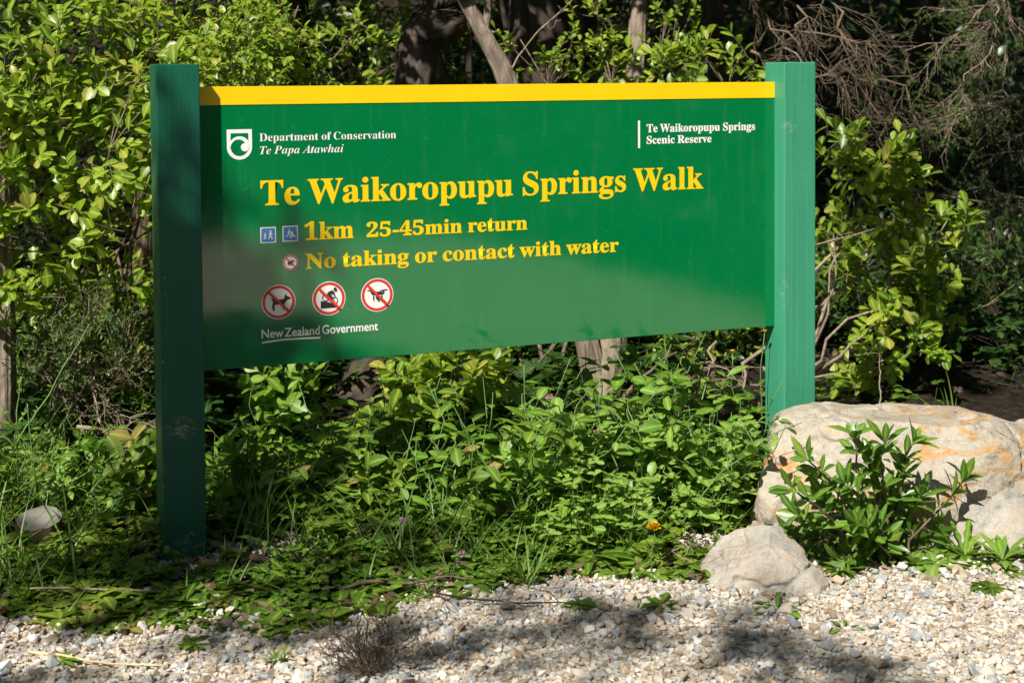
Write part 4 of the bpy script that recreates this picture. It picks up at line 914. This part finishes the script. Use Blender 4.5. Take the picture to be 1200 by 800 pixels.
rosette(1095, 662, 12, .17, .055, 'dock', 'leaf_clover', 'pale toothed leaves spreading on gravel before the boulder', 809, .2)
rosette(1130, 655, 9, .15, .030, 'dock', 'leaf_fresh', 'upright pale green dandelion in front of the grey rock slab', 810, 1.6)
rosette(1175, 660, 9, .13, .026, 'lance', 'leaf_fresh', 'light green narrow-leaved weed near the right edge before the boulder', 811, 1.3)
rosette(1160, 690, 26, .07, .030, 'round', 'leaf_herb', 'spreading small-leaved weed on gravel at the right edge', 812, .2)
rosette(985, 672, 22, .09, .016, 'lance', 'leaf_herb', 'feathery weed between the low rock and the shrub', 813, .7)
rosette(955, 660, 8, .10, .024, 'lance', 'leaf_fresh', 'weed leaning over the back of the low grey rock', 814, .8)
rosette(260, 705, 34, .085, .034, 'oval', 'leaf_herb', 'low dense clump of dark leaves in front of the left post', 815, .35)
rosette(330, 700, 30, .085, .03, 'oval', 'leaf_herb', 'dark leafy clump right of the left post on the gravel edge', 816, .6)
rosette(200, 700, 30, .08, .03, 'oval', 'leaf_herb', 'leafy clump at the gravel edge left of the post foot', 817, .6)
rosette(690, 660, 11, .17, .05, 'lance', 'leaf_herb', 'broad dock leaves low at the right of the long grass', 818, .5)
rosette(500, 660, 12, .15, .035, 'lance', 'leaf_herb', 'broad-bladed weed low in the shade left of the long grass', 819, .8)

# ---- the shrub before the boulder
g = np.random.default_rng(901); base = foot(1040, 652); o = thing('rock_shrub', base, 'dark green glossy shrub of pointed leaves growing in front of the boulder', 'shrub')
lv, st = [], []
tips = [(1010, 500), (1078, 505), (955, 525), (1135, 552), (1035, 540), (1000, 555), (1095, 540), (945, 590), (975, 570), (1060, 560), (1110, 580), (920, 610), (985, 610), (1030, 600), (1070, 600), (1015, 580), (1100, 610), (950, 640), (1000, 640), (1050, 630), (1045, 505), (1085, 570), (965, 610), (1015, 630)]
tips = [(a - 8, b) for a, b in tips] + [(930, 560), (960, 545), (1020, 525), (1060, 535), (985, 585), (1045, 575), (1005, 600), (1080, 590), (940, 615), (1035, 620)]
for i, (tx, ty) in enumerate(tips):
    tip = at(tx, ty + 14, Y=base[1] - .02 + g.normal() * .07); b = base + np.array([g.normal() * .045, g.normal() * .04, -.03]); k = 9
    p = wavy(b, tip, k, .02, g, -.02); st.append(tubes(p, np.linspace(.006, .0026, k), 6))
    for (u0, m_, sz, spread) in ((1.0, 7, 1.0, .9), (.84, 5, .95, 1.3), (.66, 3, .85, 1.4), (.46, 2, .7, 1.4)):
        c = np.array([np.interp(u0, np.linspace(0, 1, k), p[:, q]) for q in range(3)]); ax = nrm(p[-1] - p[-4])
        a = np.arange(m_) * 2.4 + g.random() * 6; A_ = nrm(np.cross(ax, [.3, .5, .1])); B_ = np.cross(ax, A_); rad_ = A_ * np.cos(a)[:, None] + B_ * np.sin(a)[:, None]
        d = ax * .8 + rad_ * spread * (.45 + .6 * g.random(m_))[:, None] + g.normal(size=(m_, 3)) * .16; nn = ax * .9 - rad_ * .5 + SUN * .3 + g.normal(size=(m_, 3)) * .2
        lv.append(leaf_mesh(c + ax * g.normal(size=(m_, 1)) * .008, d, nn, .090 * sz * (.55 + .6 * g.random(m_)), .030 * sz * (.75 + .4 * g.random(m_)), 'lance', g.normal(.16, .14, m_), .3, np.clip(g.normal(.5, .22, m_), 0, 1)))
foliage('foliage', lv, M['leaf_shrub'], o); foliage('stem', st, M['bark_brown'], o)

# ---- flowers
def clover(px_, py_, Y, lab, seed, s=1.0):
    g = np.random.default_rng(seed); top = at(px_, py_, Y=Y); b = onground(top[0] + g.normal() * .03, Y + g.normal() * .02)
    o = thing('clover_flower', b, lab, 'flower'); p = wavy(b, top, 8, .02, g); foliage('stem', [tubes(p, np.linspace(.0018, .0012, 8), 5)], M['stem_green'], o)
    n = 70; u = rvec(g, n); u[:, 2] = np.abs(u[:, 2]) * 1.1 - .25; u = nrm(u)
    foliage('flower_head', [leaf_mesh(top + u * .003, u, rvec(g, n), .0125 * s, .004, 'lance', .1, .3, rng=g)], M['petal_pink'], o)
    lp = np.repeat([top - [0, 0, .008], p[5], p[4]], 3, 0); a = np.concatenate([np.arange(3) * 2.09 + q for q in g.random(3) * 6]); dr = np.stack([np.cos(a), np.sin(a), .35 + 0 * a], -1)
    foliage('leaf', [leaf_mesh(lp, dr, np.stack([-.3 * np.cos(a), -.3 * np.sin(a), 1 + 0 * a], -1), .036, .022, 'oval', .2, .25, rng=g)], M['leaf_clover'], o)
clover(472, 611, -.25, 'pink clover flower in the shaded weeds under the middle of the panel', 1001, 1.2)
clover(645, 466, .04, 'pale pink clover flower high on its stalk just left of the twin stems', 1002, 1.2)
clover(703, 505, .05, 'pink clover flower in front of the twin-stemmed tree', 1003)
clover(768, 470, .05, 'tall clover flower with leaves right of the twin stems', 1004, 1.1)
clover(762, 497, .03, 'pinkish clover flower just below the tall one right of the twin stems', 1005, 1.1)
clover(597, 601, -.3, 'dark pink clover bud among the grass below the panel', 1006)
clover(541, 650, -.5, 'tiny pink clover flower low in the grass near the gravel', 1007)
clover(787, 592, -.2, 'faded clover flower above the yellow flower', 1008)
def yellow(px_, py_, Y, lab, seed, bx_, whorl=None, cup=True, r=.013):
    g = np.random.default_rng(seed); top = at(px_, py_, Y=Y); b = onground(*at(bx_, 560, Y=Y)[:2]); o = thing('yellow_flower', b, lab, 'flower')
    p = wavy(b, top, 10, .015, g); foliage('stem', [tubes(p, np.linspace(.0032, .0016, 10), 6)], M['stem_green'], o)
    n = 5 if cup else 60
    if cup: a = np.arange(10) * 1.2566; u = np.stack([np.cos(a), np.sin(a), .8 + 0 * a], -1)
    else: u = rvec(g, n); u[:, 2] = np.abs(u[:, 2]) + .1
    foliage('flower_head', [leaf_mesh(np.repeat(top[None], len(u), 0), u, np.stack([-u[:, 0], -u[:, 1], 1 + 0 * u[:, 2]], -1), r * 1.3, r * (1.1 if cup else .45), 'round', -.2 if cup else .1, .3, rng=g)], M['petal_yellow'], o)
    if whorl:
        c = at(*whorl, Y=Y); a = np.arange(6) * 1.05 + .4; dr = np.stack([np.cos(a), np.sin(a), .15 + 0 * a], -1)
        foliage('leaf', [leaf_mesh(np.repeat(c[None], 6, 0), dr, np.stack([0 * a, 0 * a, 1 + 0 * a], -1) + SUN * .4, .10 * (.7 + .4 * g.random(6)), .04, 'dock', .2, .15, rng=g)], M['leaf_fresh'], o)
        bud = at(850, 417, Y=Y); foliage('bud', [leaf_mesh(np.repeat(bud[None], 12, 0), rvec(g, 12), rvec(g, 12), .006, .005, 'round', .1, .3, rng=g), tubes(wavy(p[8], bud, 4, .004, g), np.full(4, .0012), 4)], M['stem_green'], o)
yellow(858, 414, -.03, 'tall buttercup with a leafy whorl on its stem left of the right post', 1101, 874, whorl=(857, 466))
yellow(896, 390, -.01, 'small yellow flower close under the panel corner by the right post', 1102, 895, r=.011)
yellow(766, 619, foot(766, 682)[1], 'bright yellow dandelion-like flower low at the edge of the weeds', 1103, 766, cup=False, r=.019)

# ---- fallen branches, straw and bare twigs
def branch(pts, r0, r1, label, mt, seed, cat='branch', name='fallen_branch', subs=0, k=26, sub_l=.16):
    g = np.random.default_rng(seed); c = smooth_path([p if len(p) == 3 and not isinstance(p, tuple) else p for p in pts], k)
    c = c + np.cumsum(g.normal(size=c.shape) * .0018, 0) * np.array([1, 1, .5]); rr = np.linspace(r0, r1, k) * (1 + .15 * g.normal(size=k)); parts = [tubes(c, np.abs(rr), 9 if r0 > .008 else 5)]
    for _ in range(subs):
        i = g.integers(k // 4, k - 3); d = nrm(c[i + 1] - c[i] + rvec(g, 1)[0] * .9); d[2] = abs(d[2]) * .4
        parts.append(tubes(wavy(c[i], c[i] + d * sub_l * (.5 + g.random()), 7, .03, g), np.linspace(rr[i] * .6, .0011, 7), 5))
    o = foliage(name, parts, M[mt]); tag(o, label, cat); return o
def G(px_, py_, h=.02): p = foot(px_, py_); return p + np.array([0, 0, h])
branch([G(125, 632, .03), G(160, 628, .04), G(185, 635, .045), G(245, 652, .035), G(300, 664, .02), G(360, 664, .025), G(400, 674, .015)], .016, .008, 'brown branch lying on the ground behind the foot of the left post', 'bark_brown', 1201)
branch([G(400, 700, .03), G(440, 692, .035), G(480, 692, .03), G(520, 684, .03), G(556, 685, .02)], .0075, .003, 'reddish brown forked twig lying at the gravel edge below the panel', 'bark_brown', 1202, subs=4, sub_l=.2)
branch([G(505, 700, .03), G(530, 708, .03), G(600, 710, .02), G(680, 713, .02), G(720, 722, .02)], .0042, .0015, 'thin dark twig lying straight across the gravel', 'bark_dark', 1203, subs=3)
branch([G(30, 704, .04), G(80, 708, .045), G(130, 708, .04), G(185, 706, .03)], .0042, .003, 'pale dry twig across the low weeds left of the post', 'dead_twig', 1204)
branch([G(33, 771, .012), G(90, 778, .018), G(120, 781, .014), G(195, 785, .012)], .0045, .003, 'broken straw lying on gravel in the bottom left corner', 'straw', 1205)
branch([G(770, 668, .02), G(800, 660, .05), G(830, 655, .03)], .003, .0015, 'short dry twig in the weeds left of the low rock', 'dead_twig', 1206, subs=5)
branch([at(905, 300, Y=.9), at(960, 286, Y=.85), at(1000, 276, Y=.8), at(1036, 264, Y=.8)], .006, .003, 'pale straight bare twig reaching right from behind the right post', 'dead_twig', 1207, name='bare_twig', subs=2, sub_l=.1)
branch([at(597, 100, Y=1.6), at(606, 70, Y=1.6), at(630, 38, Y=1.65), at(658, 12, Y=1.7), at(690, -20, Y=1.8)], .005, .0025, 'thin pale curved twig rising from the forked stem above the stripe', 'dead_twig', 1208, name='bare_twig', subs=2, sub_l=.12)
branch([at(910, 60, Y=1.0), at(925, 58, Y=.9), at(944, 72, Y=.85), at(950, 110, Y=.8)], .006, .004, 'short pale stick behind the top of the right post', 'dead_twig', 1209, name='bare_twig')
branch([at(575, 415, Y=1.0), at(600, 436, Y=1.0), at(625, 432, Y=1.0), at(650, 405, Y=1.0), at(668, 380, Y=1.0)], .0045, .003, 'curved bare twig hanging below the middle of the panel', 'twig', 1210, name='bare_twig', subs=2)
branch([at(830, 545, Y=.6), at(815, 470, Y=.6), at(825, 420, Y=.65), at(830, 380, Y=.7)], .005, .003, 'upright brown dead stalk in the dark gap under the panel', 'dead_twig', 1211, name='bare_twig', subs=3)
branch([at(1030, 476, Y=.3), at(1028, 450, Y=.35), at(1027, 415, Y=.4)], .004, .002, 'short upright dead stem just behind the boulder top', 'dead_twig', 1212, name='bare_twig', subs=2, sub_l=.06)
branch([at(20, 520, Y=.5), at(60, 455, Y=.5), at(102, 382, Y=.5)], .0035, .002, 'long slanting green stalk across the left weeds', 'stem_green', 1213, name='bare_stalk', cat='stalk')
branch([foot(52, 610), at(43, 560, Y=.35), at(37, 470, Y=.35)], .0028, .002, 'upright reed-like green stalk behind the stump', 'stem_green', 1214, name='bare_stalk', cat='stalk')
branch([foot(25, 610), at(22, 540, Y=.4), at(28, 440, Y=.4)], .0028, .002, 'upright reed-like green stalk at the left edge', 'stem_green', 1215, name='bare_stalk', cat='stalk')
# dry dead weed in the foreground
g = np.random.default_rng(1301); b = foot(432, 792); o = thing('dry_weed', b, 'dry brown bare weed standing at the bottom edge of the gravel', 'weed'); parts = []
P0 = np.repeat(b[None] - [0, 0, .01], 34, 0) + np.c_[g.normal(size=(34, 2)) * .02, np.zeros(34)]; D = nrm(np.c_[g.normal(size=(34, 2)) * .55, np.ones(34)]); 
for lev in range(3):
    l = (.13, .07, .035)[lev] * (.6 + .7 * g.random(len(P0))); t = np.linspace(0, 1, 5); bend = rvec(g, len(P0)) * .4
    pp = P0[:, None] + D[:, None] * (l[:, None] * t)[..., None] + bend[:, None] * (l[:, None] * t ** 2)[..., None]
    parts.append(tubes(pp, np.outer(np.ones(len(P0)), np.linspace(.0014, .0008, 5)), 3, cap=False))
    i = g.integers(1, 5, (len(P0), 3)); q = pp[np.arange(len(P0))[:, None], i].reshape(-1, 3); D = nrm(np.repeat(D, 3, 0) + rvec(g, len(q)) * .7); P0 = q
foliage('stalk', parts, M['twig'], o)

# ------------------------------------------------------------------ across the path: what shades the left of the sign and what the glossy panel reflects
gS = np.random.default_rng(1401)
def shade(P, r, dens, t=(5.6, 8.4)): shades.append((np.array(P, float), r, dens, t))
shades = []
for z, dn in ((-.05, 4.0), (.18, 4.5), (.42, 4.5), (.66, 4.5), (.88, 4.0), (1.08, .9), (1.26, .1)): shade((-.12, -.07, z), .17, dn)
for x_, z, dn in ((.10, .70, .5), (.26, .68, .35), (.45, .66, .2), (.16, .95, .3), (.36, .90, .2), (.12, 1.15, .3)): shade((x_, 0, z), .15, dn)
for px_, py_, r, dn in ((20, 690, .22, .5), (110, 690, .22, .6), (200, 690, .2, .8), (290, 680, .2, .7), (380, 680, .2, .5), (140, 630, .2, .6), (45, 632, .14, .7), (330, 640, .2, .5), (110, 738, .14, .5), (230, 745, .16, .6), (340, 745, .16, .6), (450, 730, .14, .4), (430, 650, .2, .4), (520, 660, .2, .3), 
                        (560, 740, .14, .5), (480, 760, .16, .35), (560, 700, .16, .3), (520, 780, .16, .4), (400, 780, .16, .4), (620, 700, .14, .35), (650, 745, .15, .9), (720, 730, .15, 1.0), (800, 735, .14, 1.0), (860, 720, .12, .9), (760, 775, .16, .9), (880, 770, .14, 1.0), (960, 780, .14, 1.0), (1030, 790, .12, .9), (660, 790, .15, .7), (900, 740, .09, .8)):
    shade(at(px_, py_, Z=0), r, dn * (.72 if px_ > 540 else 1), (8.5, 11.5) if px_ > 540 else (5.6, 8.4))
for x_, y_, r, dn in ((.9, -2.6, .5, .9), (1.0, -3.4, .6, 1.0), (.4, -3.0, .5, 1.0), (1.5, -2.6, .35, .8), (-.6, -2.0, .5, .9), (-.3, -3.6, .6, .9), (.2, -2.1, .5, 1.0), (-.9, -2.8, .6, .9), (.0, -4.4, .7, .9), (-.9, -1.3, .45, .9), (1.0, -4.5, .6, .8), (1.2, -2.0, .3, .6)): shade((x_, y_, 0), r, dn * 3.2, (5.6, 8.4))
o = thing('shade_tree', (-6.6, -4.6, 0), 'unseen tall tree across the path, its crown shaped to shade the sign and gravel', 'tree')
P_, lvs, wood = [], [], []
for P, r, dn, t in shades:
    n = int(dn * math.pi * r * r / (.075 * .042 * .34) / 5 * .85) + 1
    q = rvec(gS, n) * (gS.random(n) ** .4 * r)[:, None]; q -= np.outer(q @ SUN, SUN); P_.append(P + q + np.outer(gS.uniform(*t, n), SUN))  # leaf clusters placed up the sun's direction, so their shade lands on each target
P_ = np.concatenate(P_); D = nrm(rvec(gS, len(P_)) + np.array([.5, .3, -.2]))
lf, tw = twig_leaves(gS, P_ - D * .06, D, .14, 5, .085, .048, 'oval', .15); tr = smooth_path([[-6.6, -4.6, -.3, .26], [-6.5, -4.6, 1.5, .21], [-6.2, -4.5, 3.0, .18], [-5.6, -4.3, 4.6, .12]], 16)
foliage('crown', [lf], M['leaf_dark'], o)
wood = [tw]
sp = tr[6:, :3]
for c in P_[gS.choice(len(P_), 70, replace=False)]:
    a = sp[gS.integers(len(sp))]; wood.append(tubes(wavy(a, c, 9, .12, gS, -.15), np.linspace(.022, .003, 9), 5))
foliage('limbs', wood, M['bark_dark'], o); foliage('trunk', [tubes(tr[:, :3], tr[:, 3], 14)], M['bark_brown'], o)
hb = [(5.0, -3.5, .75, 1.2), (5.2, -4.7, .8, 1.5), (4.9, -6.2, .9, 1.8), (4.7, -8.0, 1.0, 2.0), (4.6, -10.0, 1.2, 2.4), (4.2, -12.4, 1.5, 2.9), (2.0, -14.6, 1.6, 3.2), (-.8, -15.5, 1.7, 3.4), (-4.0, -15.0, 1.7, 3.3), (6.4, -9.5, 1.6, 3.0), (6.6, -6.5, 1.5, 2.8), (6.2, -3.0, 1.2, 2.2), (7.5, -12, 2, 3.8)]
for i, (x_, y_, r, h) in enumerate(hb):
    leafy('path_bush', onground(x_, y_), [(x_, y_, h * .5, r, r, h * .52), (x_ + gS.normal() * .3, y_ + gS.normal() * .3, h * .3, r, r, h * .32)], int(230 + 120 * r), .13, .075, 'simple', 'leaf_dark', 'dark green bush along the far side of the gravel path, facing the sign', 'bush', 1500 + i, group='bushes along the far side of the path', per=8, tl=.34, nb=30, r0=.02)

# unseen trees and overhead crowns added to cut sky light (shadows miss the sign)
tt = [(-2.6, 3.6, .1, .2, .3), (2.6, 3.4, .1, .2, .3), (6.8, 2.4, .1, .2, .3), (-5.2, 3.2, 1.8, 3.4, 8.0), (-8.5, 1.0, 2.0, 3.0, 8.5), (-11.5, -4.0, 2.2, 2.5, 7.6), (-12.5, -9.5, 2.4, 2.5, 9.0), (-8.0, -13.5, 2.4, 3.0, 9.0), (-2.5, -15.5, 2.4, 3.0, 10), (3.0, -16.0, 2.4, 3.0, 10), (7.0, -13.0, 2.4, 3.0, 10), (9.0, -8.5, 2.4, 3.0, 10), (9.0, -3.5, 2.2, 3.0, 9.5), (8.5, 1.0, 2.0, 3.0, 9.0), (3.2, -9.0, 2.0, 6.5, 9.0)]
for i, (x_, y_, r, z0, z1) in enumerate(tt):
    env = [(x_ + gS.normal() * .6, y_ + gS.normal() * .6, z, r * k, r * k, (z1 - z0) * .28) for z, k in ((z0 + .2 * (z1 - z0), .95), (z0 + .5 * (z1 - z0), 1), (z0 + .8 * (z1 - z0), .75))]
    if i == 14: env = [(1.5, -4.2, 7.2, 1.6, 1.4, .6), (3.2, -4.6, 7.0, 1.6, 1.4, .6), (0.3, -3.2, 7.3, 1.4, 1.3, .5), (2.4, -2.2, 7.0, 1.7, 1.4, .6), (4.4, -2.4, 6.8, 1.5, 1.5, .6), (.8, -5.6, 7.0, 1.5, 1.4, .6), (2.0, -7.0, 7.4, 1.5, 1.4, .7), (0.2, -6.6, 7.6, 1.4, 1.2, .6), (3.2, -8.6, 7.8, 1.5, 1.5, .8)]; x_, y_ = 4.6, -10.5
    if i < 3: env = [(x_ + dx, 1.4 + .5 * (k % 2), 5.2 + .4 * gS.random(), .95, 1.15, .5) for k, dx in enumerate((-2.2, -1.1) if i == 0 else (-1.1, 0, 1.1, 2.2))] + [(x_ + dx, 3.0, 6.4, 1.2, 1.3, .6) for dx in (-1.4, 0, 1.4)] + ([(4.8, -1.2, 5.4, 1.1, 1.2, .6), (5.6, -3.0, 5.2, 1.1, 1.2, .6), (5.2, .4, 5.0, 1.0, 1.0, .5)] if i == 2 else [])
    tr = smooth_path([[x_, y_, -.3, .22], [x_ + .1, y_, 2.5, .18], [env[-1][0] * .5 + x_ * .5, env[-1][1] * .5 + y_ * .5, 5.0, .13], [env[-1][0], env[-1][1], env[-1][2], .06]], 14)
    leafy('sky_block_tree', onground(x_, y_), env, 330, .30, .19, 'simple', 'leaf_dark', 'unseen tall dark tree added round the clearing to block sky light', 'tree', 1600 + i, group='unseen trees added to block sky light', per=9, tl=.7, nb=30, r0=.03, bark='bark_dark', trunk=[tubes(tr[:, :3], tr[:, 3], 12)])
